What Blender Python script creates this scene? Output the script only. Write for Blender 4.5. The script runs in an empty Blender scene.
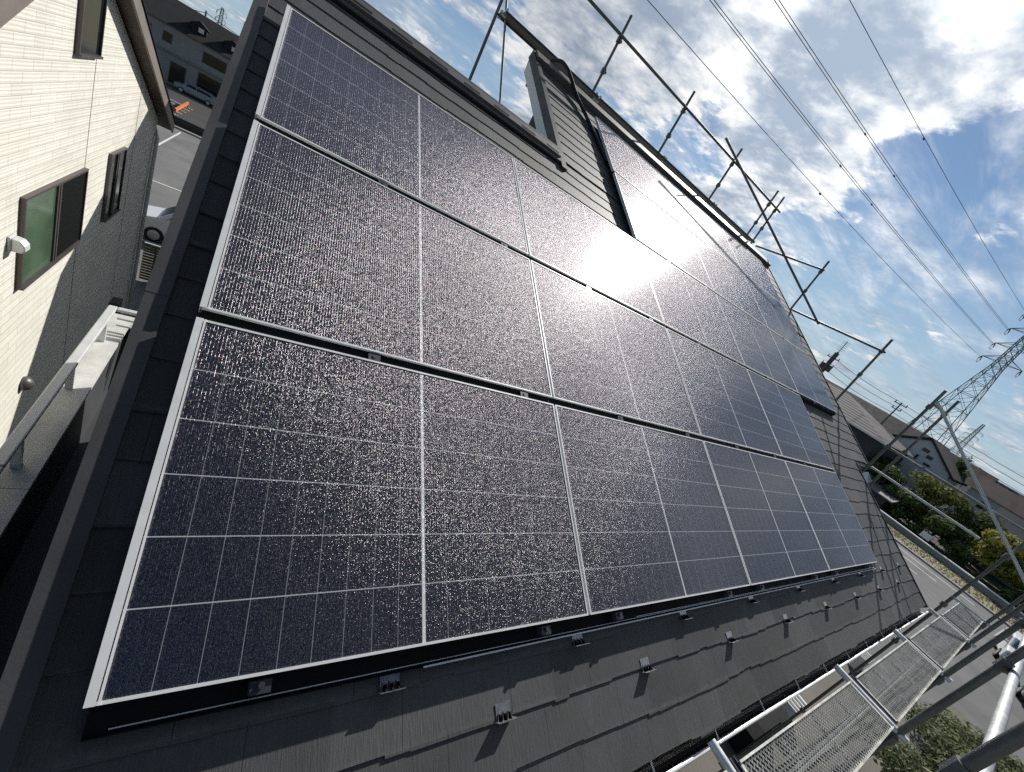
import bpy, math, random
from mathutils import Matrix, Vector
from math import radians, sin, cos, pi

scene = bpy.context.scene
COL = scene.collection
rnd = random.Random(7)

# ------------------------------------------------------------------ camera
CAM = Vector((0.0627, -0.7038, 7.6319))
cam_d = bpy.data.cameras.new("camera")
cam = bpy.data.objects.new("camera", cam_d)
COL.objects.link(cam)
_r = Vector((0.78394615, -0.40566153, 0.46996506))
_u = Vector((-0.20202479, 0.54910427, 0.81096886))
_f = Vector((0.58703869, 0.73070051, -0.34851448))
m = Matrix((_r, _u, -_f)).transposed().to_4x4()
m.translation = CAM
cam.matrix_world = m
cam_d.sensor_width = 36.0
cam_d.lens = 14.4946
cam_d.clip_start = 0.05
cam_d.clip_end = 5000
scene.camera = cam

# ------------------------------------------------------------------ sun, sky, exposure
SUN = Vector((0.704, 0.428, 0.567)).normalized()
SUN_EL = math.asin(SUN.z)
SUN_ROT = math.atan2(SUN.x, SUN.y)
sd = bpy.data.lights.new("sun", 'SUN')
sd.energy = 5.0
sd.angle = radians(0.53)
sd.color = (1.0, 0.965, 0.905)
so = bpy.data.objects.new("sun", sd)
COL.objects.link(so)
so.rotation_euler = SUN.to_track_quat('Z', 'Y').to_euler()
so.location = (40, 30, 60)

scene.view_settings.view_transform = 'Standard'
scene.view_settings.look = 'None'
scene.view_settings.exposure = 0.0
scene.view_settings.gamma = 1.0
scene.view_settings.use_curve_mapping = False
scene.render.engine = 'CYCLES'
scene.cycles.use_denoising = False
scene.cycles.max_bounces = 6
scene.cycles.diffuse_bounces = 3
scene.cycles.glossy_bounces = 3
scene.cycles.transparent_max_bounces = 12
scene.cycles.sample_clamp_indirect = 4.0
scene.cycles.sample_clamp_direct = 5.0
scene.cycles.caustics_reflective = False
scene.cycles.caustics_refractive = False


class NT:
    """small helper for node trees"""
    def __init__(self, tree):
        self.t = tree
        tree.nodes.clear()

    def n(self, typ, **kw):
        nd = self.t.nodes.new(typ)
        for k, v in kw.items():
            if k.startswith('i_'):
                nd.inputs[k[2:].replace('_', ' ')].default_value = v
            else:
                setattr(nd, k, v)
        return nd

    def l(self, a, b):
        self.t.links.new(a, b)

    def setin(self, sock, v):
        if isinstance(v, bpy.types.NodeSocket):
            self.l(v, sock)
        else:
            sock.default_value = v

    def math(self, op, a, b=0.0, c=None, clamp=False):
        nd = self.t.nodes.new('ShaderNodeMath')
        nd.operation = op
        nd.use_clamp = clamp
        self.setin(nd.inputs[0], a)
        self.setin(nd.inputs[1], b)
        if c is not None:
            self.setin(nd.inputs[2], c)
        return nd.outputs[0]

    def vmath(self, op, a, b=(0, 0, 0), scale=None):
        nd = self.t.nodes.new('ShaderNodeVectorMath')
        nd.operation = op
        self.setin(nd.inputs[0], a)
        if op != 'NORMALIZE':
            self.setin(nd.inputs[1], b)
        if scale is not None:
            self.setin(nd.inputs['Scale'], scale)
        return nd.outputs['Value'] if op in ('DOT_PRODUCT', 'LENGTH') else nd.outputs['Vector']

    def mapr(self, v, a, b, c=0.0, d=1.0, smooth=False):
        nd = self.t.nodes.new('ShaderNodeMapRange')
        nd.interpolation_type = 'SMOOTHSTEP' if smooth else 'LINEAR'
        nd.clamp = True
        self.setin(nd.inputs[0], v)
        for i, x in enumerate((a, b, c, d)):
            self.setin(nd.inputs[i + 1], x)
        return nd.outputs[0]

    def mix(self, f, a, b, blend='MIX'):
        nd = self.t.nodes.new('ShaderNodeMix')
        nd.data_type = 'RGBA'
        nd.blend_type = blend
        nd.clamp_factor = True
        self.setin(nd.inputs[0], f)
        self.setin(nd.inputs[6], a if isinstance(a, bpy.types.NodeSocket) else (*a[:3], 1.0))
        self.setin(nd.inputs[7], b if isinstance(b, bpy.types.NodeSocket) else (*b[:3], 1.0))
        return nd.outputs[2]

    def noise(self, vec, scale, detail=4.0, rough=0.55, dist=0.0, dims='3D'):
        nd = self.t.nodes.new('ShaderNodeTexNoise')
        nd.noise_dimensions = dims
        self.l(vec, nd.inputs['Vector'])
        nd.inputs['Scale'].default_value = scale
        nd.inputs['Detail'].default_value = detail
        nd.inputs['Roughness'].default_value = rough
        nd.inputs['Distortion'].default_value = dist
        return nd.outputs['Fac']

    def xyz(self, v):
        nd = self.t.nodes.new('ShaderNodeSeparateXYZ')
        self.l(v, nd.inputs[0])
        return nd.outputs

    def comb(self, x, y, z=0.0):
        nd = self.t.nodes.new('ShaderNodeCombineXYZ')
        for i, v in enumerate((x, y, z)):
            self.setin(nd.inputs[i], v)
        return nd.outputs[0]


def build_world():
    w = bpy.data.worlds.new("World")
    scene.world = w
    w.use_nodes = True
    T = NT(w.node_tree)
    out = T.n('ShaderNodeOutputWorld')
    bg = T.n('ShaderNodeBackground')
    bg.inputs['Strength'].default_value = SKY_STRENGTH
    T.l(bg.outputs[0], out.inputs[0])
    sky = T.n('ShaderNodeTexSky')
    sky.sky_type = 'NISHITA'
    sky.sun_disc = False
    sky.sun_elevation = SUN_EL
    sky.sun_rotation = SUN_ROT
    sky.altitude = 50
    sky.air_density = 1.0
    sky.dust_density = 0.1
    sky.ozone_density = 3.0
    tc = T.n('ShaderNodeTexCoord')
    d = T.vmath('NORMALIZE', tc.outputs['Generated'])
    x, y, z = T.xyz(d)
    zz = T.math('ADD', T.math('MAXIMUM', z, 0.0), 0.15)
    q = T.comb(T.math('DIVIDE', x, zz), T.math('DIVIDE', y, zz), 0.0)
    def dev(n, k):
        return T.math('MULTIPLY', T.math('SUBTRACT', n, 0.5), k)
    big = T.noise(q, 1.8, 12.0, 0.58, 0.15)
    fine = T.noise(q, 10.0, 10.0, 0.60, 0.25)
    wisp = T.noise(T.vmath('MULTIPLY', q, (0.6, 1.9, 1.0)), 2.6, 10.0, 0.62, 0.4)
    dens = T.math('ADD', 0.53, T.math('ADD', dev(big, 1.5), T.math('ADD', dev(fine, 0.62), dev(wisp, 0.5))))
    # (direction, half angle in degrees, weight): where the banks and the gaps stand
    blobs = [((.735, .494, .464), 13, .30), ((.667, .591, .454), 13, .24), ((.58, .724, .374), 15, .20),
             ((.46, .834, .304), 14, .20), ((.747, .571, .341), 9, .18), ((.25, .955, .13), 14, .26),
             ((.679, .689, .200), 8, .12), ((.80, .54, .26), 8, .16), ((.77, .40, .52), 8, .25),
             ((.872, .434, .235), 11, -.17), ((.815, .37, .40), 8, -.26), ((.935, .29, .20), 16, -.05),
             ((.30, .93, .215), 8, -.26), ((.658, .707, .255), 6, -.26), ((.15, .965, .22), 8, -.20),
             ((-.1, .995, .05), 22, -.12), ((.38, .905, .172), 5, -.14), ((.95, .2, .06), 22, -.10)]
    for c, ang, wt in blobs:
        c = Vector(c).normalized()
        dp = T.vmath('DOT_PRODUCT', d, tuple(c))
        dens = T.math('ADD', dens, T.mapr(dp, cos(radians(ang)), 1.0, 0.0, wt, True))
    cover = T.mapr(dens, 0.44, 0.70, 0.0, 1.0, True)
    thick = T.mapr(dens, 0.66, 1.15, 0.0, 1.0, True)
    sdot = T.vmath('DOT_PRODUCT', d, tuple(SUN))
    near = T.mapr(sdot, cos(radians(36)), 1.0, 0.0, 1.0, True)
    core = T.mapr(sdot, cos(radians(6.0)), 1.0, 0.0, 1.0, True)
    # thin cloud lets the sun through and is white, thick cloud is grey; all of it brighter round the sun
    mott = T.noise(T.vmath('ADD', q, (3.1, 1.7, 0.0)), 3.4, 12.0, 0.60, 0.2)
    tt = T.mapr(T.math('ADD', 0.56, T.math('ADD', T.math('MULTIPLY', thick, 0.38), T.math('ADD', dev(mott, 2.6), dev(fine, -1.5)))), 0.0, 1.15, 0.0, 1.0, True)
    ccol = T.mix(tt, (11.2, 11.3, 11.4), (3.2, 4.0, 5.3))
    ccol = T.mix(1.0, ccol, T.comb(*[T.mapr(near, 0, 1, 1.0, k) for k in (1.8, 1.75, 1.65)]), 'MULTIPLY')
    veil = T.math('MULTIPLY', T.mapr(wisp, 0.36, 0.72, 0.0, 0.62, True), T.mapr(z, 0.0, 0.25, 0.45, 1.0))
    cov = T.math('MAXIMUM', cover, veil)
    # the banks stand on the sun's side; behind the viewer the sky is clear
    side = T.mapr(T.vmath('DOT_PRODUCT', d, (0.58, 0.80, 0.12)), -0.05, 0.45, 0.0, 1.0, True)
    cov = T.math('MULTIPLY', cov, side)
    skyc = T.mix(1.0, sky.outputs[0], (SKY_TINT[0], SKY_TINT[1], SKY_TINT[2]), 'MULTIPLY')
    north = T.mapr(T.vmath('DOT_PRODUCT', d, (0.1, -0.75, 0.65)), 0.10, 0.85, 1.0, 0.24, True)
    skyc = T.mix(1.0, skyc, T.comb(north, north, north), 'MULTIPLY')
    low = T.mapr(z, 0.0, 0.42, 0.80, 0.0, True)
    skyc = T.mix(low, skyc, (5.0, 6.7, 8.4))
    col = T.mix(cov, skyc, ccol)
    glow = T.math('POWER', core, 2.0)
    col = T.mix(1.0, col, T.comb(T.math('MULTIPLY', glow, 16.0), T.math('MULTIPLY', glow, 15.4), T.math('MULTIPLY', glow, 14.0)), 'ADD')
    T.l(col, bg.inputs['Color'])


SKY_STRENGTH = 0.076
SKY_TINT = (0.85, 0.95, 1.0)
build_world()

# ------------------------------------------------------------------ frames and helpers
TH = math.atan(0.6)                       # roof pitch 6 in 10
Z0 = 6.2
RM = Matrix(((1, 0, 0), (0, cos(TH), -sin(TH)), (0, sin(TH), cos(TH)))).to_4x4()
RM.translation = (0, 0, Z0)               # roof frame: u along the eave, v up the slope, h off the plane


def P(u, v, h=0.0):
    return RM @ Vector((u, v, h))


class MB:
    def __init__(self):
        self.v, self.f, self.m = [], [], []

    def poly(self, pts, mi=0):
        i = len(self.v)
        self.v += [tuple(p) for p in pts]
        self.f.append(tuple(range(i, i + len(pts))))
        self.m.append(mi)

    def box(self, lo, hi, mi=0, mat=None):
        x0, y0, z0 = lo
        x1, y1, z1 = hi
        p = [Vector(c) for c in ((x0, y0, z0), (x1, y0, z0), (x1, y1, z0), (x0, y1, z0),
                                 (x0, y0, z1), (x1, y0, z1), (x1, y1, z1), (x0, y1, z1))]
        if mat is not None:
            p = [mat @ c for c in p]
        i = len(self.v)
        self.v += [tuple(c) for c in p]
        for q in ((0, 3, 2, 1), (4, 5, 6, 7), (0, 1, 5, 4), (1, 2, 6, 5), (2, 3, 7, 6), (3, 0, 4, 7)):
            self.f.append(tuple(i + k for k in q))
            self.m.append(mi)
        return self

    def cbox(self, c, s, mi=0, mat=None):
        return self.box([c[k] - s[k] / 2 for k in range(3)], [c[k] + s[k] / 2 for k in range(3)], mi, mat)

    def bar(self, a, b, w, h, up=(0, 0, 1), mi=0):
        """rectangular bar from a to b, w across, h along 'up'"""
        a, b = Vector(a), Vector(b)
        d = (b - a)
        L = d.length
        d = d / L
        u = Vector(up)
        s = d.cross(u)
        if s.length < 1e-5:
            s = d.cross(Vector((1, 0, 0)))
        s.normalize()
        u = s.cross(d)
        M = Matrix((d, s, u)).transposed().to_4x4()
        M.translation = a
        return self.box((0, -w / 2, -h / 2), (L, w / 2, h / 2), mi, M)

    def tube(self, pts, r, n=10, mi=0, caps=True, radii=None):
        pts = [Vector(p) for p in pts]
        i0 = len(self.v)
        prev = None
        for k, p in enumerate(pts):
            t = (pts[min(k + 1, len(pts) - 1)] - pts[max(k - 1, 0)]).normalized()
            if prev is None:
                a = t.orthogonal().normalized()
            else:
                a = (prev - t * prev.dot(t))
                if a.length < 1e-6:
                    a = t.orthogonal()
                a.normalize()
            prev = a
            b = t.cross(a)
            rr = radii[k] if radii else r
            for j in range(n):
                an = 2 * pi * j / n
                self.v.append(tuple(p + a * (rr * cos(an)) + b * (rr * sin(an))))
        for k in range(len(pts) - 1):
            for j in range(n):
                a0 = i0 + k * n + j
                a1 = i0 + k * n + (j + 1) % n
                self.f.append((a0, a1, a1 + n, a0 + n))
                self.m.append(mi)
        if caps:
            self.f.append(tuple(i0 + j for j in reversed(range(n))))
            self.m.append(mi)
            e = i0 + (len(pts) - 1) * n
            self.f.append(tuple(e + j for j in range(n)))
            self.m.append(mi)
        return self

    def prism(self, outline, axis, a, b, mi=0):
        """outline: 2D points in the two other axes (in order), extruded along axis from a to b"""
        def mk(p, t):
            c = [0, 0, 0]
            o = [k for k in range(3) if k != axis]
            c[o[0]], c[o[1]], c[axis] = p[0], p[1], t
            return tuple(c)
        n = len(outline)
        i = len(self.v)
        self.v += [mk(p, a) for p in outline] + [mk(p, b) for p in outline]
        self.f.append(tuple(range(i, i + n)))
        self.f.append(tuple(range(i + 2 * n - 1, i + n - 1, -1)))
        self.m += [mi, mi]
        for k in range(n):
            k2 = (k + 1) % n
            self.f.append((i + k, i + n + k, i + n + k2, i + k2))
            self.m.append(mi)
        return self

    def mesh(self, name, mats, smooth=False, fix=True):
        me = bpy.data.meshes.new(name)
        me.from_pydata(self.v, [], self.f)
        if not isinstance(mats, (list, tuple)):
            mats = [mats]
        for x in mats:
            me.materials.append(x)
        me.polygons.foreach_set('material_index', self.m)
        if fix:
            import bmesh
            bm = bmesh.new()
            bm.from_mesh(me)
            bmesh.ops.recalc_face_normals(bm, faces=bm.faces)
            bm.to_mesh(me)
            bm.free()
        if smooth:
            me.polygons.foreach_set('use_smooth', [True] * len(me.polygons))
            try:
                me.set_sharp_from_angle(angle=radians(40))
            except Exception:
                pass
        me.update()
        return me

    def build(self, name, mats, parent=None, smooth=False, mat=None, fix=True):
        o = bpy.data.objects.new(name, self.mesh(name, mats, smooth, fix))
        COL.objects.link(o)
        if parent is not None:
            o.parent = parent
        if mat is not None:
            o.matrix_basis = mat
        return o


def bevel(o, w, seg=2):
    md = o.modifiers.new('bevel', 'BEVEL')
    md.width = w
    md.segments = seg
    md.limit_method = 'ANGLE'
    md.angle_limit = radians(40)
    return o


def empty(name, loc=(0, 0, 0), mat=None):
    o = bpy.data.objects.new(name, None)
    o.empty_display_size = 0.2
    COL.objects.link(o)
    if mat is not None:
        o.matrix_world = mat
    else:
        o.location = loc
    return o


def tag(o, label=None, cat=None, group=None, kind=None):
    if label:
        o['label'] = label
    if cat:
        o['category'] = cat
    if group:
        o['group'] = group
    if kind:
        o['kind'] = kind
    return o


def copy_tree(o, parent=None):
    c = o.copy()
    COL.objects.link(c)
    if parent is not None:
        c.parent = parent
    for ch in list(o.children):
        copy_tree(ch, c)
    return c


# ------------------------------------------------------------------ materials
def mat_new(name):
    mt = bpy.data.materials.new(name)
    mt.use_nodes = True
    T = NT(mt.node_tree)
    out = T.n('ShaderNodeOutputMaterial')
    b = T.n('ShaderNodeBsdfPrincipled')
    T.l(b.outputs[0], out.inputs[0])
    return mt, T, b, out


def simple(name, col, rough=0.6, metal=0.0, var=0.12, scale=6.0, bump=0.0, bscale=60.0, spec=0.5):
    mt, T, b, _ = mat_new(name)
    tc = T.n('ShaderNodeTexCoord')
    v = T.noise(tc.outputs['Object'], scale, 5.0, 0.6)
    k = T.mapr(v, 0.25, 0.75, 1.0 - var, 1.0 + var)
    c = T.mix(1.0, col, T.comb(k, k, k), 'MULTIPLY')
    T.l(c, b.inputs['Base Color'])
    T.l(T.mapr(v, 0.3, 0.7, max(0.02, rough - 0.08), min(1.0, rough + 0.08)), b.inputs['Roughness'])
    b.inputs['Metallic'].default_value = metal
    b.inputs['Specular IOR Level'].default_value = spec
    if bump:
        bp = T.n('ShaderNodeBump')
        bp.inputs['Strength'].default_value = bump
        bp.inputs['Distance'].default_value = 0.004
        T.l(T.noise(tc.outputs['Object'], bscale, 4.0, 0.6), bp.inputs['Height'])
        T.l(bp.outputs[0], b.inputs['Normal'])
    return mt


def mat_tile():
    mt, T, b, _ = mat_new('slate_tile')
    tc = T.n('ShaderNodeTexCoord')
    o = tc.outputs['Object']
    x, y, z = T.xyz(o)
    grain = T.noise(T.vmath('MULTIPLY', o, (1.0, 0.09, 1.0)), 150.0, 3.0, 0.6, 0.3)
    speck = T.noise(o, 420.0, 2.0, 0.5)
    patch = T.noise(o, 3.2, 5.0, 0.6)
    # one tile = 0.455 m, its tone differs from its neighbours'; joints stagger from course to course
    course = T.math('FLOOR', T.math('DIVIDE', T.math('ADD', y, 0.66), 0.182))
    ux = T.math('ADD', T.math('DIVIDE', x, 0.475), T.math('MULTIPLY', course, 0.37))
    cell = T.math('FLOOR', ux)
    fr = T.math('FRACT', ux)
    wn = T.n('ShaderNodeTexWhiteNoise', noise_dimensions='2D')
    T.l(T.comb(cell, course, 0.0), wn.inputs['Vector'])
    joint = T.math('LESS_THAN', T.math('ABSOLUTE', T.math('SUBTRACT', fr, 0.5)), 0.0028)
    tone = T.math('MULTIPLY', T.mapr(wn.outputs['Value'], 0, 1, 0.74, 1.24), T.mapr(patch, 0.25, 0.75, 0.82, 1.2))
    tone = T.math('MULTIPLY', tone, T.mapr(grain, 0.3, 0.7, 0.88, 1.10))
    tone = T.math('MULTIPLY', tone, T.mapr(speck, 0.35, 0.7, 0.94, 1.12))
    c = T.mix(1.0, (0.088, 0.089, 0.090), T.comb(tone, tone, tone), 'MULTIPLY')
    c = T.mix(T.mapr(T.noise(o, 1.7, 6.0, 0.65), 0.56, 0.75, 0.0, 0.35), c, (0.085, 0.08, 0.062))
    fy = T.math('FRACT', T.math('DIVIDE', T.math('ADD', y, 0.66), 0.182))
    wear = T.math('MULTIPLY', T.mapr(fy, 0.0, 0.11, 1.0, 0.0), T.mapr(T.noise(o, 26.0, 4.0, 0.6), 0.35, 0.65, 0.0, 0.75))
    c = T.mix(wear, c, (0.17, 0.165, 0.15))
    c = T.mix(T.math('MULTIPLY', joint, 0.75), c, (0.014, 0.014, 0.014))
    T.l(c, b.inputs['Base Color'])
    b.inputs['Roughness'].default_value = 0.62
    b.inputs['Specular IOR Level'].default_value = 0.4
    bp = T.n('ShaderNodeBump')
    bp.inputs['Strength'].default_value = 0.7
    bp.inputs['Distance'].default_value = 0.0022
    T.l(T.math('ADD', T.math('ADD', grain, T.math('MULTIPLY', speck, 0.35)), T.math('MULTIPLY', joint, -1.2)), bp.inputs['Height'])
    T.l(bp.outputs[0], b.inputs['Normal'])
    return mt


PW, PH = 1.762, 1.134          # one panel
GAPU, GAPV = 0.016, 0.0478
PU, PV = PW + GAPU, PH + GAPV


def mat_cells():
    """half-cut cell panel behind textured glass: object space is the panel's own corner, metres"""
    mt, T, b, out = mat_new('solar_glass')
    tc = T.n('ShaderNodeTexCoord')
    o = tc.outputs['Object']
    x, y, z = T.xyz(o)
    mu, mv = 0.021, 0.021          # margins to the first cell
    cw = (PW / 2 - mu - 0.0065) / 9.0
    chh = (PH - 2 * mv) / 6.0
    xs = T.math('SUBTRACT', T.math('ABSOLUTE', T.math('SUBTRACT', x, PW / 2)), 0.0065)   # distance from the centre strip
    fx = T.math('MULTIPLY', T.math('ABSOLUTE', T.math('SUBTRACT', T.math('FRACT', T.math('ADD', T.math('DIVIDE', xs, cw), 0.5)), 0.5)), cw)
    yv = T.math('DIVIDE', T.math('SUBTRACT', y, mv), chh)
    fy = T.math('MULTIPLY', T.math('ABSOLUTE', T.math('SUBTRACT', T.math('FRACT', T.math('ADD', yv, 0.5)), 0.5)), chh)
    lx = T.math('LESS_THAN', fx, 0.0010)
    ly = T.math('LESS_THAN', fy, 0.0017)
    centre = T.math('LESS_THAN', xs, 0.0)
    inner = T.math('MULTIPLY', T.math('GREATER_THAN', y, mv + 0.01), T.math('LESS_THAN', y, PH - mv - 0.01))
    line = T.math('MAXIMUM', T.math('MAXIMUM', T.math('MULTIPLY', lx, 0.5), T.math('MULTIPLY', ly, inner)), centre)
    # fine wires every 11 mm up the panel
    pitch = 0.0113
    wx = T.math('DIVIDE', x, pitch)
    wf = T.math('ABSOLUTE', T.math('SUBTRACT', T.math('FRACT', wx), 0.5))
    wire = T.mapr(wf, 0.06, 0.16, 1.0, 0.0)
    hx = T.math('ABSOLUTE', T.math('SUBTRACT', T.math('FRACT', T.math('DIVIDE', y, 0.0062)), 0.5))
    dots = T.math('MULTIPLY', wire, T.mapr(hx, 0.1, 0.3, 1.0, 0.3))
    cellc = T.mix(T.math('MULTIPLY', dots, 0.35), (0.0012, 0.0045, 0.014), (0.007, 0.015, 0.032))
    blot = T.noise(o, 2.4, 4.0, 0.6)
    cellc = T.mix(T.mapr(blot, 0.35, 0.7, 0.0, 0.5), cellc, (0.003, 0.005, 0.009))
    col = T.mix(line, cellc, (0.55, 0.57, 0.58))
    col = T.mix(centre, col, (0.86, 0.87, 0.87))
    T.l(col, b.inputs['Base Color'])
    b.inputs['Roughness'].default_value = 0.17
    b.inputs['IOR'].default_value = 1.42
    b.inputs['Specular IOR Level'].default_value = 0.22
    # glitter of the rolled glass: every little facet has its own tilt
    wn = T.n('ShaderNodeTexWhiteNoise', noise_dimensions='3D')
    oi = T.n('ShaderNodeObjectInfo')
    jit = T.n('ShaderNodeTexWhiteNoise', noise_dimensions='2D')
    wcol = T.math('FLOOR', T.math('ADD', wx, 0.0))
    T.l(T.comb(wcol, oi.outputs['Random'], 0.0), jit.inputs['Vector'])
    onw = T.math('GREATER_THAN', wire, 0.5)
    fcx = T.math('FLOOR', T.math('DIVIDE', x, pitch / 11))
    fcy = T.math('FLOOR', T.math('DIVIDE', y, 0.0010))
    wcy = T.math('FLOOR', T.math('ADD', T.math('DIVIDE', y, 0.0066), T.math('MULTIPLY', jit.outputs['Value'], 7.0)))
    def pick(a, c):
        return T.math('ADD', T.math('MULTIPLY', a, T.math('SUBTRACT', 1.0, onw)), T.math('MULTIPLY', c, onw))
    cx = pick(fcx, T.math('ADD', wcol, 9000.0))
    cy = pick(fcy, wcy)
    T.l(T.comb(cx, cy, T.math('MULTIPLY', oi.outputs['Random'], 100.0)), wn.inputs['Vector'])
    rx, ry, rz = T.xyz(wn.outputs['Color'])
    phi = T.math('MULTIPLY', rx, 2 * pi)
    cs, sn = T.math('COSINE', phi), T.math('SINE', phi)
    # four-sided pyramids pressed into the glass: the tilts fill a diamond
    lim = T.math('DIVIDE', 1.0, T.math('ADD', T.math('DIVIDE', T.math('ABSOLUTE', cs), GLIT_X), T.math('DIVIDE', T.math('ABSOLUTE', sn), GLIT_Y)))
    rad = T.math('MULTIPLY', T.math('POWER', ry, GLIT_P), lim)
    sx = pick(T.math('MULTIPLY', rad, cs), T.math('MULTIPLY', T.math('SUBTRACT', T.math('FRACT', wx), 0.5), 6.6))
    # the wires are round: their tilt runs across them, with a little wander from dash to dash along them
    sy = pick(T.math('MULTIPLY', rad, sn), T.math('MULTIPLY', T.math('SUBTRACT', rz, 0.5), 0.36))
    geo = T.n('ShaderNodeNewGeometry')
    # tilt in the panel plane, turned into world space
    tv = T.n('ShaderNodeVectorTransform', vector_type='VECTOR', convert_from='OBJECT', convert_to='WORLD')
    T.l(T.comb(sx, sy, 0.0), tv.inputs[0])
    nn = T.vmath('NORMALIZE', T.vmath('ADD', geo.outputs['Normal'], tv.outputs[0]))
    gl = T.n('ShaderNodeBsdfGlossy')
    gl.inputs['Roughness'].default_value = 0.25
    T.l(nn, gl.inputs['Normal'])
    gl2 = T.n('ShaderNodeBsdfGlossy')
    gl2.inputs['Roughness'].default_value = 0.2
    T.l(nn, gl2.inputs['Normal'])
    wn2 = T.n('ShaderNodeTexWhiteNoise', noise_dimensions='3D')
    T.l(T.comb(cy, cx, 3.3), wn2.inputs['Vector'])
    hue = T.mix(0.30, (1.0, 0.94, 1.0), wn2.outputs['Color'])
    T.l(hue, gl.inputs['Color'])
    T.l(hue, gl2.inputs['Color'])
    gm = T.n('ShaderNodeMixShader')
    T.l(onw, gm.inputs[0])
    T.l(gl2.outputs[0], gm.inputs[1])
    T.l(gl.outputs[0], gm.inputs[2])
    w = T.math('MULTIPLY', T.mapr(onw, 0, 1, 1.05, 0.95), T.mapr(wn2.outputs['Value'], 0.0, 1.0, 0.5, 1.5))
    fr = T.n('ShaderNodeFresnel')
    fr.inputs['IOR'].default_value = 1.45
    cosv = T.vmath('DOT_PRODUCT', geo.outputs['Incoming'], geo.outputs['Normal'])
    w = T.math('MULTIPLY', w, T.math('MINIMUM', T.math('MULTIPLY', fr.outputs[0], GLIT_W), T.math('MULTIPLY', T.math('ABSOLUTE', cosv), 0.62)))
    mx = T.n('ShaderNodeMixShader')
    T.l(w, mx.inputs[0])
    T.l(b.outputs[0], mx.inputs[1])
    T.l(gm.outputs[0], mx.inputs[2])
    T.l(mx.outputs[0], out.inputs[0])
    return mt


GLIT_X, GLIT_Y, GLIT_P, GLIT_W = 0.66, 0.76, 0.60, 3.5


def mat_pipe(name, base, rough=0.42, metal=0.85, rust=0.0):
    mt, T, b, _ = mat_new(name)
    tc = T.n('ShaderNodeTexCoord')
    o = tc.outputs['Object']
    v = T.noise(o, 14.0, 6.0, 0.65)
    v2 = T.noise(o, 90.0, 3.0, 0.5)
    k = T.math('MULTIPLY', T.mapr(v, 0.3, 0.7, 0.72, 1.15), T.mapr(v2, 0.3, 0.7, 0.92, 1.06))
    c = T.mix(1.0, base, T.comb(k, k, k), 'MULTIPLY')
    if rust:
        c = T.mix(T.mapr(T.noise(o, 9.0, 6.0, 0.7), 0.6, 0.72, 0.0, rust), c, (0.24, 0.13, 0.05))
    T.l(c, b.inputs['Base Color'])
    b.inputs['Metallic'].default_value = metal
    T.l(T.mapr(v, 0.3, 0.7, rough - 0.04, rough + 0.06), b.inputs['Roughness'])
    return mt


def mat_siding():
    """cream ceramic siding: long staggered bricks with fine horizontal ribs (y along, z up)"""
    mt, T, b, _ = mat_new('cream_siding')
    tc = T.n('ShaderNodeTexCoord')
    o = tc.outputs['Object']
    x, y, z = T.xyz(o)
    br = T.n('ShaderNodeTexBrick')
    br.offset = 0.5
    br.inputs['Scale'].default_value = 1.0
    br.inputs['Mortar Size'].default_value = 0.006
    br.inputs['Mortar Smooth'].default_value = 0.6
    br.inputs['Bias'].default_value = 0.0
    br.inputs['Brick Width'].default_value = 0.46
    br.inputs['Row Height'].default_value = 0.115
    br.inputs['Color1'].default_value = (0.80, 0.775, 0.69, 1)
    br.inputs['Color2'].default_value = (0.73, 0.705, 0.62, 1)
    br.inputs['Mortar'].default_value = (0.54, 0.52, 0.45, 1)
    T.l(T.comb(y, z, 0.0), br.inputs['Vector'])
    wob = T.noise(T.comb(T.math('MULTIPLY', y, 0.7), T.math('MULTIPLY', z, 6.0), 0.0), 3.0, 4.0, 0.6)
    rib = T.math('SINE', T.math('ADD', T.math('MULTIPLY', z, 2 * pi / 0.0383), T.math('MULTIPLY', wob, 5.0)))
    big = T.noise(o, 0.9, 4.0, 0.6)
    k = T.math('MULTIPLY', T.mapr(rib, -1, 1, 0.965, 1.02), T.mapr(big, 0.3, 0.7, 0.93, 1.05))
    c = T.mix(1.0, br.outputs['Color'], T.comb(k, k, k), 'MULTIPLY')
    streak = T.noise(T.comb(T.math('MULTIPLY', y, 7.0), T.math('MULTIPLY', z, 0.5), 0.0), 1.0, 5.0, 0.65)
    c = T.mix(T.mapr(streak, 0.56, 0.78, 0.0, 0.22), c, (0.42, 0.41, 0.37))
    T.l(c, b.inputs['Base Color'])
    b.inputs['Roughness'].default_value = 0.75
    bp = T.n('ShaderNodeBump')
    bp.inputs['Strength'].default_value = 0.5
    bp.inputs['Distance'].default_value = 0.006
    T.l(T.math('ADD', T.math('MULTIPLY', rib, 0.35), T.math('MULTIPLY', br.outputs['Fac'], -1.0)), bp.inputs['Height'])
    T.l(bp.outputs[0], b.inputs['Normal'])
    return mt


def mat_asphalt(name, col, var=0.2):
    mt, T, b, _ = mat_new(name)
    tc = T.n('ShaderNodeTexCoord')
    o = tc.outputs['Object']
    a = T.noise(o, 0.35, 6.0, 0.65)
    f = T.noise(o, 30.0, 3.0, 0.6)
    k = T.math('MULTIPLY', T.mapr(a, 0.3, 0.7, 1 - var, 1 + var), T.mapr(f, 0.3, 0.7, 0.85, 1.15))
    T.l(T.mix(1.0, col, T.comb(k, k, k), 'MULTIPLY'), b.inputs['Base Color'])
    b.inputs['Roughness'].default_value = 0.85
    return mt


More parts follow.
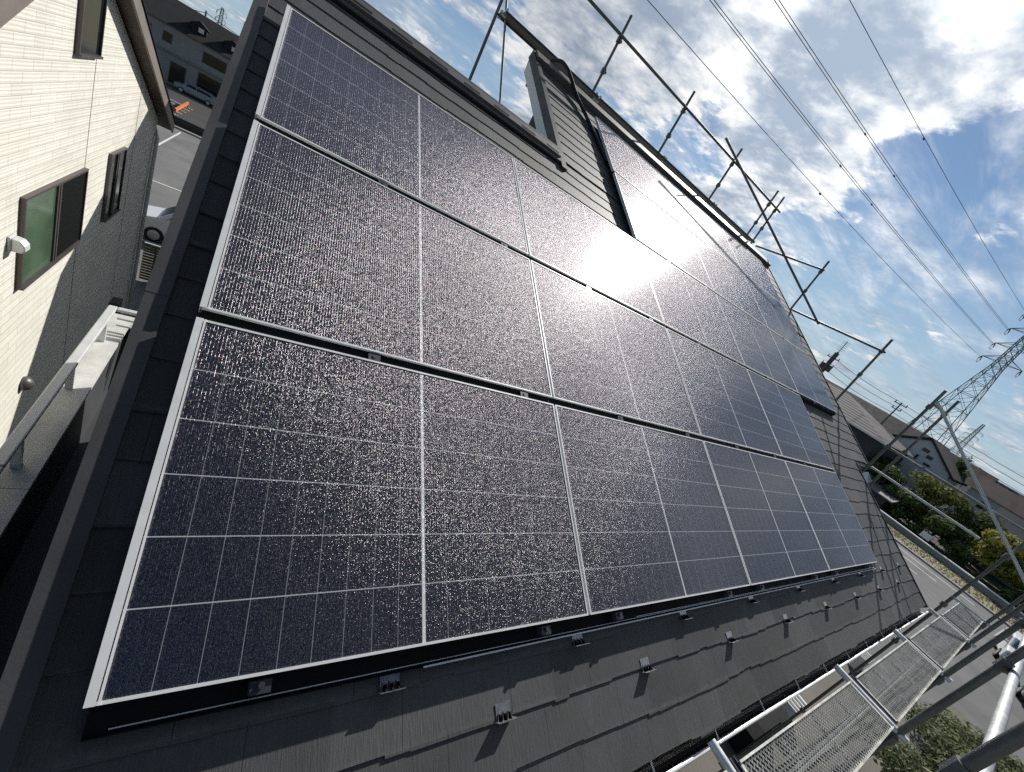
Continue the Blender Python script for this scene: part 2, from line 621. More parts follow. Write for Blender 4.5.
def mat_leaf(name, dark, light, scale=1.2, dry=None):
    mt, T, b, _ = mat_new(name)
    tc = T.n('ShaderNodeTexCoord')
    o = tc.outputs['Object']
    v = T.noise(o, scale, 3.0, 0.6)
    g = T.n('ShaderNodeNewGeometry')
    rp = g.outputs['Random Per Island']
    c = T.mix(T.math('ADD', T.mapr(v, 0.35, 0.65, 0.0, 0.7), T.math('MULTIPLY', rp, 0.4), clamp=True), dark, light)
    if dry:
        c = T.mix(T.math('GREATER_THAN', rp, 0.86), c, dry)
    T.l(c, b.inputs['Base Color'])
    b.inputs['Roughness'].default_value = 0.7
    b.inputs['Specular IOR Level'].default_value = 0.12
    tr = T.n('ShaderNodeBsdfTranslucent')
    T.l(c, tr.inputs['Color'])
    mx = T.n('ShaderNodeMixShader')
    mx.inputs[0].default_value = 0.35
    T.l(b.outputs[0], mx.inputs[1])
    T.l(tr.outputs[0], mx.inputs[2])
    out = [n for n in mt.node_tree.nodes if n.type == 'OUTPUT_MATERIAL'][0]
    T.l(mx.outputs[0], out.inputs[0])
    return mt


def mat_stripes(name, c1, c2, axis, period, duty=0.3, rough=0.6):
    mt, T, b, _ = mat_new(name)
    tc = T.n('ShaderNodeTexCoord')
    s = T.xyz(tc.outputs['Object'])[axis]
    f = T.math('LESS_THAN', T.math('FRACT', T.math('DIVIDE', s, period)), duty)
    v = T.noise(tc.outputs['Object'], 0.8, 5.0, 0.6)
    k = T.mapr(v, 0.3, 0.7, 0.85, 1.12)
    T.l(T.mix(1.0, T.mix(f, c1, c2), T.comb(k, k, k), 'MULTIPLY'), b.inputs['Base Color'])
    b.inputs['Roughness'].default_value = rough
    b.inputs['Specular IOR Level'].default_value = 0.12
    return mt


def mat_glass(name, col, rough=0.06):
    mt, T, b, _ = mat_new(name)
    tc = T.n('ShaderNodeTexCoord')
    v = T.noise(tc.outputs['Object'], 1.6, 3.0, 0.5)
    k = T.mapr(v, 0.3, 0.7, 0.7, 1.3)
    T.l(T.mix(1.0, col, T.comb(k, k, k), 'MULTIPLY'), b.inputs['Base Color'])
    b.inputs['Roughness'].default_value = rough
    b.inputs['IOR'].default_value = 1.5
    return mt


M = dict(
    tile=mat_tile(),
    cells=mat_cells(),
    cap=simple('dark_sheet_metal', (0.066, 0.066, 0.068), 0.5, 0.0, 0.24, 2.2, 0.15, 120.0),
    capgrey=simple('grey_sheet_metal', (0.105, 0.10, 0.098), 0.5, 0.0, 0.12, 5.0),
    black=simple('black_metal', (0.010, 0.010, 0.011), 0.7, 0.0, 0.15, 12.0, spec=0.15),
    rubber=simple('black_rubber', (0.010, 0.010, 0.011), 0.4, 0.0, 0.15, 12.0),
    alu=simple('aluminium', (0.95, 0.95, 0.94), 0.42, 0.15, 0.05, 9.0),
    aludark=simple('dark_aluminium', (0.09, 0.095, 0.11), 0.4, 0.5, 0.1, 9.0),
    steel=simple('stainless_steel', (0.62, 0.62, 0.62), 0.35, 0.9, 0.1, 40.0),
    white=simple('white_paint', (0.80, 0.80, 0.78), 0.5, 0.0, 0.05, 3.0),
    brown=simple('brown_board', (0.036, 0.030, 0.028), 0.5, 0.0, 0.12, 6.0),
    brownred=simple('brown_soffit', (0.05, 0.026, 0.02), 0.55, 0.0, 0.15, 3.0),
    beigetrim=simple('beige_trim', (0.20, 0.17, 0.155), 0.5, 0.0, 0.1, 3.0),
    housewall=simple('light_siding', (0.62, 0.61, 0.58), 0.8, 0.0, 0.08, 2.0, 0.3, 30.0),
    darkwall=simple('dark_siding', (0.05, 0.053, 0.056), 0.7, 0.0, 0.15, 2.0, 0.4, 30.0),
    greywall=simple('grey_render', (0.28, 0.28, 0.27), 0.8, 0.0, 0.1, 2.0, 0.3, 40.0),
    siding=mat_siding(),
    pipe=mat_pipe('galvanised_pipe', (0.30, 0.31, 0.30), 0.5, 0.6),
    pipedark=mat_pipe('weathered_pipe', (0.17, 0.175, 0.17), 0.5, 0.4, 0.4),
    pipebright=mat_pipe('bright_pipe', (0.84, 0.86, 0.87), 0.45, 0.2, 0.0),
    pipemid=mat_pipe('pale_pipe', (0.52, 0.54, 0.55), 0.5, 0.3, 0.0),
    mesh=mat_pipe('expanded_metal', (0.50, 0.50, 0.485), 0.45, 0.4, 0.0),
    plankside=mat_pipe('plank_edge', (0.70, 0.68, 0.62), 0.4, 0.6, 0.0),
    railalu=simple('rail_aluminium', (0.66, 0.67, 0.67), 0.42, 0.25, 0.1, 4.0),
    capstone=simple('parapet_cap_metal', (0.62, 0.62, 0.60), 0.5, 0.1, 0.28, 3.0),
    sash=simple('window_frame', (0.105, 0.092, 0.088), 0.45, 0.3, 0.08, 5.0),
    glassgreen=mat_glass('green_frosted_glass', (0.075, 0.125, 0.075), 0.12),
    glassdark=mat_glass('dark_glass', (0.012, 0.016, 0.015), 0.08),
    screen=simple('insect_screen', (0.006, 0.007, 0.007), 0.6, 0.0, 0.2, 60.0, spec=0.1),
    asphalt=mat_asphalt('asphalt', (0.125, 0.125, 0.128), 0.28),
    asphaltdark=mat_asphalt('dark_asphalt', (0.045, 0.044, 0.042)),
    concrete=mat_asphalt('concrete', (0.165, 0.165, 0.158), 0.28),
    paver=mat_asphalt('brown_paving', (0.14, 0.125, 0.105), 0.28),
    soil=mat_asphalt('soil', (0.10, 0.095, 0.07), 0.3),
    dryground=mat_asphalt('dry_grass', (0.20, 0.185, 0.11), 0.3),
    grass=mat_asphalt('grass', (0.10, 0.12, 0.05), 0.35),
    dkgreen=mat_asphalt('dark_undergrowth', (0.035, 0.042, 0.02), 0.4),
    kerb=simple('kerb_concrete', (0.36, 0.35, 0.33), 0.8, 0.0, 0.15, 2.0),
    line=simple('road_paint', (0.75, 0.75, 0.72), 0.7, 0.0, 0.1, 5.0),
    bark=simple('bark', (0.07, 0.055, 0.04), 0.9, 0.0, 0.25, 8.0),
    leafolive=mat_leaf('olive_leaves', (0.07, 0.095, 0.03), (0.25, 0.275, 0.085), 0.8, (0.25, 0.20, 0.07)),
    leafdark=mat_leaf('dark_leaves', (0.05, 0.078, 0.03), (0.15, 0.21, 0.075), 0.9),
    leafyellow=mat_leaf('yellow_green_leaves', (0.11, 0.135, 0.035), (0.34, 0.345, 0.075), 0.8, (0.38, 0.26, 0.07)),
    leafbush=mat_leaf('bush_leaves', (0.06, 0.08, 0.04), (0.22, 0.25, 0.12), 1.6, (0.34, 0.34, 0.22)),
    carwhite=simple('white_car_paint', (0.78, 0.79, 0.80), 0.25, 0.0, 0.03, 1.0),
    carsilver=simple('silver_car_paint', (0.38, 0.41, 0.44), 0.3, 0.4, 0.03, 1.0),
    cardark=simple('black_car_paint', (0.02, 0.02, 0.023), 0.22, 0.0, 0.05, 1.0),
    tyre=simple('tyre_rubber', (0.015, 0.015, 0.015), 0.8),
    lamp=simple('lamp_glass', (0.6, 0.6, 0.6), 0.15, 0.3),
    orange=simple('orange_plastic', (0.75, 0.20, 0.05), 0.5),
    wire=simple('wire', (0.05, 0.05, 0.055), 0.6),
    insul=simple('insulator', (0.07, 0.065, 0.06), 0.4),
    lattice=simple('lattice_steel', (0.10, 0.103, 0.107), 0.6, 0.3),
)

# ================================================================== SETTING: ground, roads
def sheet(name, x0, y0, x1, y1, z, mt, kind='structure'):
    b = MB()
    b.poly([(x0, y0, z), (x1, y0, z), (x1, y1, z), (x0, y1, z)])
    return tag(b.build(name, mt), kind=kind)


sheet('ground', -1600, -1600, 1600, 1600, -0.02, M['dryground'])
sheet('car_park', -14.0, 18.2, 12.0, 47.0, 0.004, M['concrete'])
sheet('alley', -9.0, -4.0, 0.2, 18.2, 0.002, M['concrete'])
sheet('street', -60, 50.2, 45, 72.0, 0.0, M['asphaltdark'])
sheet('forecourt', -60, 72.0, 45, 78.0, 0.004, M['concrete'])
sheet('driveway', 8.0, -40, 49.3, 48.0, 0.0, M['asphalt'])
sheet('paved_path', 4.0, -2.6, 20.0, 0.2, 0.006, M['paver'])
sheet('garden_bed', 10.0, -9.5, 25.5, -2.7, 0.009, M['soil'])
sheet('grass_verge', 49.6, -60, 54.9, 80, 0.03, M['dryground'])
sheet('grass_bank', 55.4, -60, 59.5, 80, 0.05, M['grass'])
sheet('undergrowth', 59.5, -60, 120.0, 80, 0.05, M['dkgreen'])
kb = MB()
kb.box((49.3, -60, -0.05), (49.6, 80, 0.13))
tag(kb.build('road_kerb', M['kerb']), kind='structure')
kb = MB()
kb.box((-14, 47.0, -0.05), (12, 47.3, 0.14))
tag(kb.build('car_park_kerb', M['kerb']), kind='structure')
ml = MB()
for (x0, x1, y0, y1) in ((47.5, 47.65, -1.2, 30), (45.5, 45.65, 0.9, 30), (42.9, 43.05, 1.7, 5.0)):
    ml.poly([(x0, y0, 0.008), (x1, y0, 0.008), (x1, y1, 0.008), (x0, y1, 0.008)])
for y0 in (19.6, 22.9, 28.5):
    ml.poly([(-8, y0, 0.012), (6, y0, 0.012), (6, y0 + 0.12, 0.012), (-8, y0 + 0.12, 0.012)])
ml.poly([(-5.6, 30, 0.012), (-5.48, 30, 0.012), (-5.48, 46, 0.012), (-5.6, 46, 0.012)])
for k in range(5):
    ml.poly([(-9, 54 + 2.2 * k, 0.008), (-6.9, 54 + 2.2 * k, 0.008), (-6.9, 54.2 + 2.2 * k, 0.008), (-9, 54.2 + 2.2 * k, 0.008)])
tag(ml.build('road_markings', M['line']), kind='structure')

# ================================================================== OUR HOUSE
HT = -0.085                      # tile surface below the glass plane
house = tag(empty('house', (0, 0, 0)),
            'two storey house with charcoal slate roof carrying the solar panels', 'house')
NEAR_U, FAR_U = -0.105, 2.60
LOW_R, UP_R = 8.90, 9.72
NEAR_V, FAR_V, NOTCH_V = 4.20, 6.32, 1.46


def tile_roof():
    b = MB()
    k = 0
    ex = 0.182
    while True:
        v0 = -0.66 + ex * k
        if v0 >= FAR_V - 0.05:
            break
        v1 = v0 + ex
        near = v0 < NEAR_V - 0.03
        ul = NEAR_U if near else FAR_U
        ur = LOW_R if v0 < NOTCH_V - 0.1 else UP_R
        v1 = min(v1, NEAR_V if (near and v1 > NEAR_V) else 99, FAR_V)
        u = ul
        r = random.Random(100 + k)
        last = 0.0
        while u < ur - 1e-4:
            w = r.choice((0.09, 0.14, 0.19, 0.24, 0.30))
            u2 = min(ur, u + w)
            if ur - u2 < 0.05:
                u2 = ur
            dv = last + r.choice((-0.0075, 0.0075, 0.005, -0.005, 0.010, -0.010))
            dv = max(-0.011, min(0.011, dv))
            last = dv
            sl = r.uniform(-0.0025, 0.0025)
            a0, a1 = v0 + dv - sl, v0 + dv + sl
            top = HT + 0.0075
            b.poly([(u, a0, top), (u2, a1, top), (u2, v1 + 0.012, HT), (u, v1 + 0.012, HT)])
            b.poly([(u, a0, HT - 0.004), (u2, a1, HT - 0.004), (u2, a1, top), (u, a0, top)])
            b.poly([(u, a0, HT - 0.004), (u, a0, top), (u, v0 + 0.02, top - 0.0006), (u, v0 + 0.02, HT - 0.004)])
            b.poly([(u2, a1, HT - 0.004), (u2, v0 + 0.02, HT - 0.004), (u2, v0 + 0.02, top - 0.0006), (u2, a1, top)])
            u = u2
        k += 1
    return b


roof = tile_roof().build('roof', M['tile'], house, mat=RM, fix=False)
# roof body under the tiles
b = MB()
b.box((-0.14, -0.60, HT - 0.17), (FAR_U, NEAR_V, HT - 0.012))
b.box((FAR_U, -0.60, HT - 0.17), (LOW_R - 0.03, NOTCH_V, HT - 0.012))
b.box((FAR_U, NOTCH_V, HT - 0.17), (UP_R - 0.03, FAR_V - 0.01, HT - 0.0125))
b.build('roof_deck', M['brown'], roof)
# left verge cap in lengths
b = MB()
v = -0.70
i = 0
while v < 4.2:
    v2 = min(v + 1.92, 4.26)
    e = 0.0015 * (i % 2)
    b.box((-0.166 - e, v, -0.20), (-0.152, v2 + 0.01, -0.045 + e))
    b.box((-0.152, v, -0.060), (-0.100 + e, v2 + 0.01, -0.045 + e))
    b.box((-0.112, v, -0.085), (-0.100 + e, v2 + 0.01, -0.0605))
    v = v2
    i += 1
b.build('verge_cap', M['cap'], house, mat=RM)
# right verge trims
b = MB()
b.box((LOW_R - 0.005, -0.68, -0.19), (LOW_R + 0.022, NOTCH_V, -0.068))
b.box((UP_R - 0.005, NOTCH_V - 0.02, -0.19), (UP_R + 0.022, FAR_V, -0.068))
b.build('verge_cap', M['cap'], house, mat=RM)
# near ridge: cap with its row of vent slots, and the slope that falls away behind it
ridge = MB()
ridge.box((-0.168, 4.135, -0.083), (2.545, 4.185, -0.050))
ridge.box((-0.168, 4.185, -0.085), (2.545, 4.335, -0.030))
rc = ridge.build('ridge_cap', M['capgrey'], house, mat=RM)
u = 0.0
while u < 2.4:
    sl = MB()
    sl.box((u, 4.205, -0.0295), (u + 0.17, 4.235, -0.0275))
    sl.build('vent_slot', M['black'], rc)
    u += 0.335
fl = MB()
fl.box((-0.16, 4.10, -0.0835), (2.54, 4.1345, -0.066))  # black strip along the lower edge of the ridge cap
fl.build('ridge_foot_strip', M['black'], rc)
yr, zr = P(0, 4.33, -0.03).y, P(0, 4.33, -0.03).z
b = MB()
b.prism([(yr - 0.02, zr - 0.01), (yr + 1.5, zr - 0.92), (yr + 1.5, zr - 1.02), (yr - 0.06, zr - 0.12)], 0, -0.168, 2.55)
b.build('rear_slope', M['tile'], house)
# far ridge
b = MB()
b.box((2.57, 6.20, HT + 0.004), (UP_R + 0.02, 6.36, -0.015))
b.build('ridge_cap', M['capgrey'], house, mat=RM)
# step verge of the taller part: brown cap over a white barge board
b = MB()
b.box((2.568, 4.06, -0.10), (2.628, 6.37, -0.052))
b.box((2.552, 4.06, -0.16), (2.567, 6.40, -0.052))
b.build('verge_cap', M['brown'], house, mat=RM)
b = MB()
b.prism([(3.98, -0.29), (6.27, -0.29), (6.38, -0.165), (3.98, -0.165)], 0, 2.562, 2.597)
b.build('barge_board', M['white'], house, mat=RM)
# walls
b = MB()
b.prism([(0.02, 0.0), (0.02, 5.95), (3.52, 8.05), (5.0, 7.2), (5.0, 0.0)], 0, -0.06, 2.72)
b.prism([(0.02, 0.0), (0.02, 5.95), (1.2, 6.66), (1.2, 0.0)], 0, 2.72, 8.45)
b.prism([(1.2, 0.0), (1.2, 6.64), (5.08, 8.96), (5.08, 0.0)], 0, 2.73, 9.2)
b.build('wall', M['darkwall'], house)
# unseen building added beyond the ridge, shaped to shade the neighbour's wall
b = MB()
b.prism([(10.02, 6.68), (14.58, 9.08), (18.8, 6.8), (18.8, 6.6), (14.58, 8.85), (10.02, 6.46)], 0, 1.88, 8.0)
b.build('roof', M['tile'], house)
b = MB()
b.prism([(10.6, 0.0), (10.6, 6.7), (14.58, 8.78), (18.3, 6.8), (18.3, 0.0)], 0, 2.1, 7.8)
b.build('wall', M['housewall'], house)
# gutter with its straps
b = MB()
cy, cz, r = -0.532, 5.715, 0.047
n = 8
u0, u1 = -0.15, 8.98
for a in range(n):
    t0, t1 = pi + pi * a / n, pi + pi * (a + 1) / n
    for rr, fl_ in ((r, 0), (r - 0.003, 1)):
        p = [(u0, cy + rr * cos(t0), cz + rr * sin(t0)), (u1, cy + rr * cos(t0), cz + rr * sin(t0)),
             (u1, cy + rr * cos(t1), cz + rr * sin(t1)), (u0, cy + rr * cos(t1), cz + rr * sin(t1))]
        b.poly(p if fl_ else p[::-1])
gut = b.build('gutter', M['brown'], house, fix=False)
b = MB()
b.tube([(u0, cy - r, cz + 0.004), (u1, cy - r, cz + 0.004)], 0.011, 8)
b.build('gutter_lip', M['alu'], gut, smooth=True)
u = 0.3
while u < 8.9:
    b = MB()
    b.bar((u, cy - r - 0.004, cz + 0.008), (u, cy + 0.055, cz + 0.05), 0.012, 0.003)
    b.bar((u, cy - r - 0.009, cz + 0.012), (u, cy - r + 0.02, cz + 0.012), 0.02, 0.005)
    b.build('gutter_strap', M['railalu'], gut)
    u += 0.62
# west balcony: parapet with metal cap, flat handrail on short posts
b = MB()
b.box((-1.17, 1.2, 3.0), (-0.93, 6.25, 3.82))
b.box((-0.93, 6.05, 3.0), (-0.06, 6.25, 3.82))
b.box((-0.93, 1.2, 2.9), (-0.06, 6.05, 3.06))
bw = b.build('balcony_wall', M['darkwall'], house)
b = MB()
v = 1.0
for (y0, y1) in ((0.9, 2.95), (2.956, 6.28)):
    b.box((-1.19, y0, 3.822), (-0.90, y1, 3.86))
b.box((-0.898, 6.03, 3.822), (-0.06, 6.28, 3.86))
capo = b.build('balcony_cap', M['capstone'], bw)
b = MB()
for (y0, y1) in ((0.9, 2.85), (2.856, 5.85)):
    b.box((-1.10, y0, 4.16), (-1.01, y1, 4.20))
b.box((-1.008, 5.77, 4.16), (-0.06, 5.85, 4.20))
hr = b.build('handrail', M['railalu'], bw)
bevel(hr, 0.012)
for y in (2.05, 3.22, 4.42, 5.5):
    b = MB()
    b.box((-1.085, y - 0.03, 3.86), (-1.025, y + 0.03, 4.16))
    b.build('rail_post', M['railalu'], hr)
for z in (3.95, 4.05):
    b = MB()
    b.box((-1.0, 5.80, z - 0.012), (-0.06, 5.83, z + 0.012))
    b.build('rail_bar', M['railalu'], hr)

# ------------------------------------------------------------------ mounting rails
rail_names = ('below the bottom row', 'with shade filler in the gap above the bottom row', 'with shade filler in the gap above the second row',
              'with shade filler in the gap above the third row', 'with shade filler in the gap above the fourth row')
spans = ((0.0, 4), (0.0, 4), (0.0, 5), (2.0, 5), (2.0, 5))
for k in range(5):
    s0, s1 = spans[k][0] * PU, spans[k][1] * PU - GAPU
    v0 = k * PH + max(0, k) * GAPV - GAPV
    rt_ = empty('mounting_rail', mat=RM @ Matrix.Translation((s0, v0, 0)))
    tag(rt_, 'black mounting rail ' + rail_names[k] + ' of solar panels', 'mounting rail', 'rails carrying the solar panels')
    b = MB()
    L = s1 - s0
    if k == 0:
        b.box((0.004, -0.020, -0.080), (L, 0.055, -0.058))
        b.box((0.004, -0.024, -0.080), (L, -0.0205, -0.048))
    else:
        b.box((0.002, 0.012, -0.080), (L, GAPV - 0.001, -0.014))  # rail raised into a black gap filler, its colour standing in for shade
        b.box((0.002, 0.001, -0.080), (L, 0.0118, -0.030))
    b.build('rail', M['black'], rt_)
    b = MB()
    if k == 0:
        b.box((0.05, -0.012, -0.0578), (L, -0.009, -0.0560))  # bright strips put the highlight of the rail lip into colour
        b.box((0.9, -0.026, -0.0478), (L, -0.020, -0.0445))
        b.box((2.2, -0.006, -0.0578), (L, -0.003, -0.0553))
    else:
        b.box((0.004, 0.0065, -0.0298), (L, 0.009, -0.026))
    b.build('rail_edge', M['alu'] if k == 0 else M['aludark'], rt_)
    us = [0.34, 1.46, 1.98, 3.2, 3.72, 4.9, 5.5, 6.7] if k == 0 else [0.62 + 0.89 * j for j in range(int(L / 0.89))]
    for uu in us:
        if uu > L - 0.1:
            continue
        b = MB()
        b.box((uu, 0.002, -0.045), (uu + 0.055, GAPV - 0.012, -0.005 if k else -0.012))
        b.tube([(uu + 0.0275, GAPV / 2, -0.012), (uu + 0.0275, GAPV / 2, -0.002)], 0.009, 8)
        b.build('rail_clamp', M['aludark'], rt_)

# ------------------------------------------------------------------ solar panels
proto = empty('solar_panel', mat=RM.copy())
b = MB()
b.poly([(0.009, 0.009, -0.0025), (PW - 0.009, 0.009, -0.0025), (PW - 0.009, PH - 0.009, -0.0025), (0.009, PH - 0.009, -0.0025)])
b.poly([(0.009, 0.009, -0.006), (0.009, PH - 0.009, -0.006), (PW - 0.009, PH - 0.009, -0.006), (PW - 0.009, 0.009, -0.006)])
b.build('glass', M['cells'], proto, fix=False)
b = MB()
lip = 0.0085
b.box((0, 0, -0.035), (PW, lip, 0.0))
b.box((0, PH - lip, -0.035), (PW, PH, 0.0))
b.box((0, lip, -0.035), (lip, PH - lip, -0.0003))
b.box((PW - lip, lip, -0.035), (PW, PH - lip, -0.0003))
b.build('frame', M['alu'], proto)
rows = (('bottom row', 0, 4), ('second row from the bottom', 0, 4), ('third row from the bottom', 0, 5),
        ('fourth row from the bottom', 2, 5), ('top row by the ridge', 2, 5))
ordn = ('first', 'second', 'third', 'fourth', 'fifth')
tb = MB()
tb.box((-0.003, 0.0, 0.0005), (0.0145, PH, 0.0045))
tb.box((0.0175, 0.0, -0.002), (0.0235, PH, 0.0015))
tb.box((-0.0065, 0.0, -0.036), (-0.003, PH, 0.0045))
trim_mesh = None
first = True
for r_i, (rn, c0, c1) in enumerate(rows):
    for c in range(c0, c1):
        if first:
            pnl = proto
            first = False
        else:
            pnl = copy_tree(proto)
        pnl.matrix_world = RM @ Matrix.Translation((c * PU, r_i * PV, 0.0))
        tag(pnl, 'black solar panel, %s from the left in the %s' % (ordn[c - c0], rn), 'solar panel', 'solar panels on the roof')
for o in [o for o in bpy.data.objects if o.name.startswith('solar_panel')]:
    lu = (RM.inverted() @ o.matrix_world.translation).x if False else o.matrix_basis.translation.x
    if abs(lu) < 0.01:
        if trim_mesh is None:
            t_ = tb.build('edge_trim', M['alu'], o)
            trim_mesh = t_.data
        else:
            t_ = bpy.data.objects.new('edge_trim', trim_mesh)
            COL.objects.link(t_)
            t_.parent = o

# ------------------------------------------------------------------ snow guards
sg = empty('snow_guard', mat=RM.copy())
b = MB()
b.box((-0.036, 0.0, 0.001), (0.036, 0.055, 0.0035))
b.build('base_plate', M['steel'], sg)
b = MB()
b.box((-0.046, -0.0028, 0.0), (0.046, 0.0, 0.036))
b.build('stop_plate', M['steel'], sg)
b = MB()
for x in (-0.024, 0.0, 0.024):
    b.poly([(x - 0.0015, 0.0, 0.004), (x - 0.0015, 0.026, 0.004), (x - 0.0015, 0.0, 0.032)])
    b.box((x + 0.004, 0.004, 0.0036), (x + 0.013, 0.018, 0.0044))  # flat black marks standing in for the shadow of each rib
b.build('gussets_with_shade', M['black'], sg)
sgl = [(1.262 + 0.953 * k, -0.305, 'lower') for k in range(8)] + [(0.785 + 0.953 * k, -0.118, 'upper') for k in range(9)]
for i, (u, v, rown) in enumerate(sgl):
    o = sg if i == 0 else copy_tree(sg)
    o.matrix_world = RM @ Matrix.Translation((u, v, HT + 0.006))
    k = i if rown == 'lower' else i - 8
    shade = ' in the shade of the panels' if (rown == 'upper' and u < 7.0) else ' on sunlit tiles'
    nth = ('nearest', 'second nearest', 'third nearest', 'fourth nearest', 'fifth nearest', 'sixth nearest', 'seventh nearest', 'eighth nearest', 'farthest')[k]
    if rown == 'lower' and k == 7:
        nth = 'farthest'
    tag(o, '%s small steel snow guard of the %s row%s' % (nth, rown, shade), 'snow guard', 'snow guards above the gutter')

# black conduit over the ridge
b = MB()
pts = [(2.90, 6.75, -0.55), (2.92, 6.62, -0.12), (2.98, 6.52, 0.025), (3.07, 6.40, 0.05), (3.15, 6.27, 0.02), (3.26, 6.05, -0.03), (3.37, 5.75, -0.045), (3.46, 5.45, -0.055), (3.515, 5.2, -0.058), (3.56, 4.95, -0.06)]
sm = []
for i in range(len(pts) - 1):
    p0, p1, p2, p3 = [Vector(pts[max(0, min(len(pts) - 1, i + k))]) for k in (-1, 0, 1, 2)]
    for s in range(5):
        t = s / 5
        sm.append(0.5 * ((2 * p1) + (p2 - p0) * t + (2 * p0 - 5 * p1 + 4 * p2 - p3) * t * t + (3 * p1 - p0 - 3 * p2 + p3) * t ** 3))
sm.append(Vector(pts[-1]))
b.tube([RM @ p for p in sm], 0.024, 10)
tag(b.build('cable_conduit', M['rubber'], smooth=True), 'black cable conduit looping over the ridge beside the panels', 'conduit')

# ================================================================== SCAFFOLDING
TR = 0.0215


def coupler(c, r=0.038, h=0.07):
    b = MB()
    c = Vector(c)
    b.tube([c - Vector((0, 0, h / 2)), c + Vector((0, 0, h / 2))], r, 8)
    b.cbox(c + Vector((0.03, 0.0, 0.0)), (0.05, 0.03, 0.03))
    return b


def pipe_part(name, pts, parent, mt, r=TR):
    b = MB()
    b.tube(pts, r, 12)
    return b.build(name, mt, parent, smooth=True)


# along the ridge
rs = tag(empty('scaffold', (5.7, 6.04, 0)), 'scaffold standing behind the ridge with dark posts and one guard rail', 'scaffold')
RO = Vector((5.7, 6.04, 0))


def rel(o, *pts):
    return [Vector(p) - o for p in pts]


for x, zt in ((2.10, 11.0), (3.92, 10.78), (5.71, 10.77), (7.53, 10.76), (9.30, 10.77), (9.62, 10.78)):
    p = pipe_part('post', rel(RO, (x, 6.04, 0), (x, 6.04, zt)), rs, M['pipedark'])
    for z in (10.45, 10.02):
        coupler(Vector((x, 6.04, z)) - RO).build('coupler', M['pipedark'], p)
pipe_part('guard_rail', rel(RO, (3.0, 5.985, 10.49), (9.75, 5.985, 10.49)), rs, M['pipedark'])
pipe_part('guard_rail', rel(RO, (0.4, 5.985, 10.49), (3.0, 5.985, 10.49)), rs, M['pipedark'])
pipe_part('brace', rel(RO, (1.72, 5.98, 10.7), (2.92, 5.98, 8.1)), rs, M['pipe'], 0.016)
pipe_part('brace', rel(RO, (6.86, 5.93, 10.62), (9.98, 3.75, 8.70)), rs, M['pipedark'], 0.022)
pk = empty('scaffold_plank', (2.12, 5.75, 9.60))
b = MB()
b.box((0, 0, 0.012), (1.77, 0.285, 0.034))
b.build('deck', M['pipedark'], pk)
b = MB()
for y in (0.0, 0.255):
    b.box((0, y, -0.004), (1.77, y + 0.03, 0.040))
b.build('side_rail', M['pipedark'], pk)
b = MB()
for x in (0.0, 1.73):
    for y in (0.04, 0.215):
        b.box((x, y, 0.034), (x + 0.03, y + 0.035, 0.075))
        b.box((x - 0.02 if x == 0 else x, y, -0.02), (x + 0.03, y + 0.035, -0.0045))
b.build('hooks', M['pipebright'], pk)
for i, (x, lb) in enumerate(((2.12, 'leftmost'), (3.93, 'second from left'), (5.72, 'third from left'), (7.54, 'rightmost'))):
    o = pk if i == 0 else copy_tree(pk)
    o.location = (x, 5.75, 9.60)
    tag(o, 'dark scaffold plank seen from below along the ridge, %s' % lb, 'scaffold plank', 'planks along the ridge')

# round the far gable
GO = Vector((9.9, 1.5, 0))
gs = tag(empty('scaffold', GO), 'scaffold stepping down past the far right gable with horizontal rails', 'scaffold')
for x, y, zt, zc in ((10.05, 4.47, 9.92, (9.67, 9.2)), (10.05, 2.54, 9.0, (8.74, 8.2)), (9.26, 1.23, 8.52, (8.2, 7.36)), (10.05, 1.17, 8.54, (8.24, 7.4)), (9.26, -0.61, 7.62, (6.95, 5.9, 5.0, 4.0, 3.0))):
    p = pipe_part('post', rel(GO, (x, y, 0), (x, y, zt)), gs, M['pipedark'])
    for z in zc:
        coupler(Vector((x, y, z)) - GO).build('coupler', M['pipedark'], p)
pipe_part('guard_rail', rel(GO, (10.0, 4.40, 9.71), (10.0, 6.15, 9.71)), gs, M['pipedark'])
pipe_part('guard_rail', rel(GO, (10.0, 2.46, 8.74), (10.0, 4.55, 8.74)), gs, M['pipedark'])
pipe_part('guard_rail', rel(GO, (9.31, 1.3, 7.35), (9.31, -1.2, 7.35)), gs, M['pipe'])
pipe_part('guard_rail', rel(GO, (9.31, 1.2, 6.94), (9.31, -0.30, 6.94)), gs, M['pipebright'], 0.019)
pipe_part('brace', rel(GO, (9.20, 1.20, 8.32), (9.20, -1.15, 6.63)), gs, M['pipebright'])
pipe_part('brace', rel(GO, (9.26, 1.20, 8.26), (10.05, 1.17, 8.28)), gs, M['pipe'])

# along the eave
EO = Vector((5.0, -1.0, 0))
es = tag(empty('scaffold', EO), 'scaffold along the gutter with steel posts and a bright pale handrail', 'scaffold')
for x in (2.24, 4.02, 5.77, 7.56, 9.26):
    p = pipe_part('post', rel(EO, (x, -1.0, 0), (x, -1.0, 8.0)), es, M['pipedark'])
    for z in (6.0, 5.55, 4.6, 3.6, 6.83):
        coupler(Vector((x, -1.0, z)) - EO, 0.031).build('coupler', M['pipedark'], p)
    pipe_part('bracket', rel(EO, (x, -1.05, 6.065), (x, -0.585, 6.065)), es, M['pipebright'])
    b = MB()
    b.box((x + 0.026, -0.97, 6.050), (x + 0.062, -0.665, 6.064))
    b.box((x + 0.026, -0.97, 6.064), (x + 0.031, -0.665, 6.085))
    b.box((x + 0.057, -0.97, 6.064), (x + 0.062, -0.665, 6.085))
    for v_ in b.v[:]:
        pass
    b.v = [tuple(Vector(q) - EO) for q in b.v]
    b.build('bracket_channel', M['aludark'], es)
b = MB()
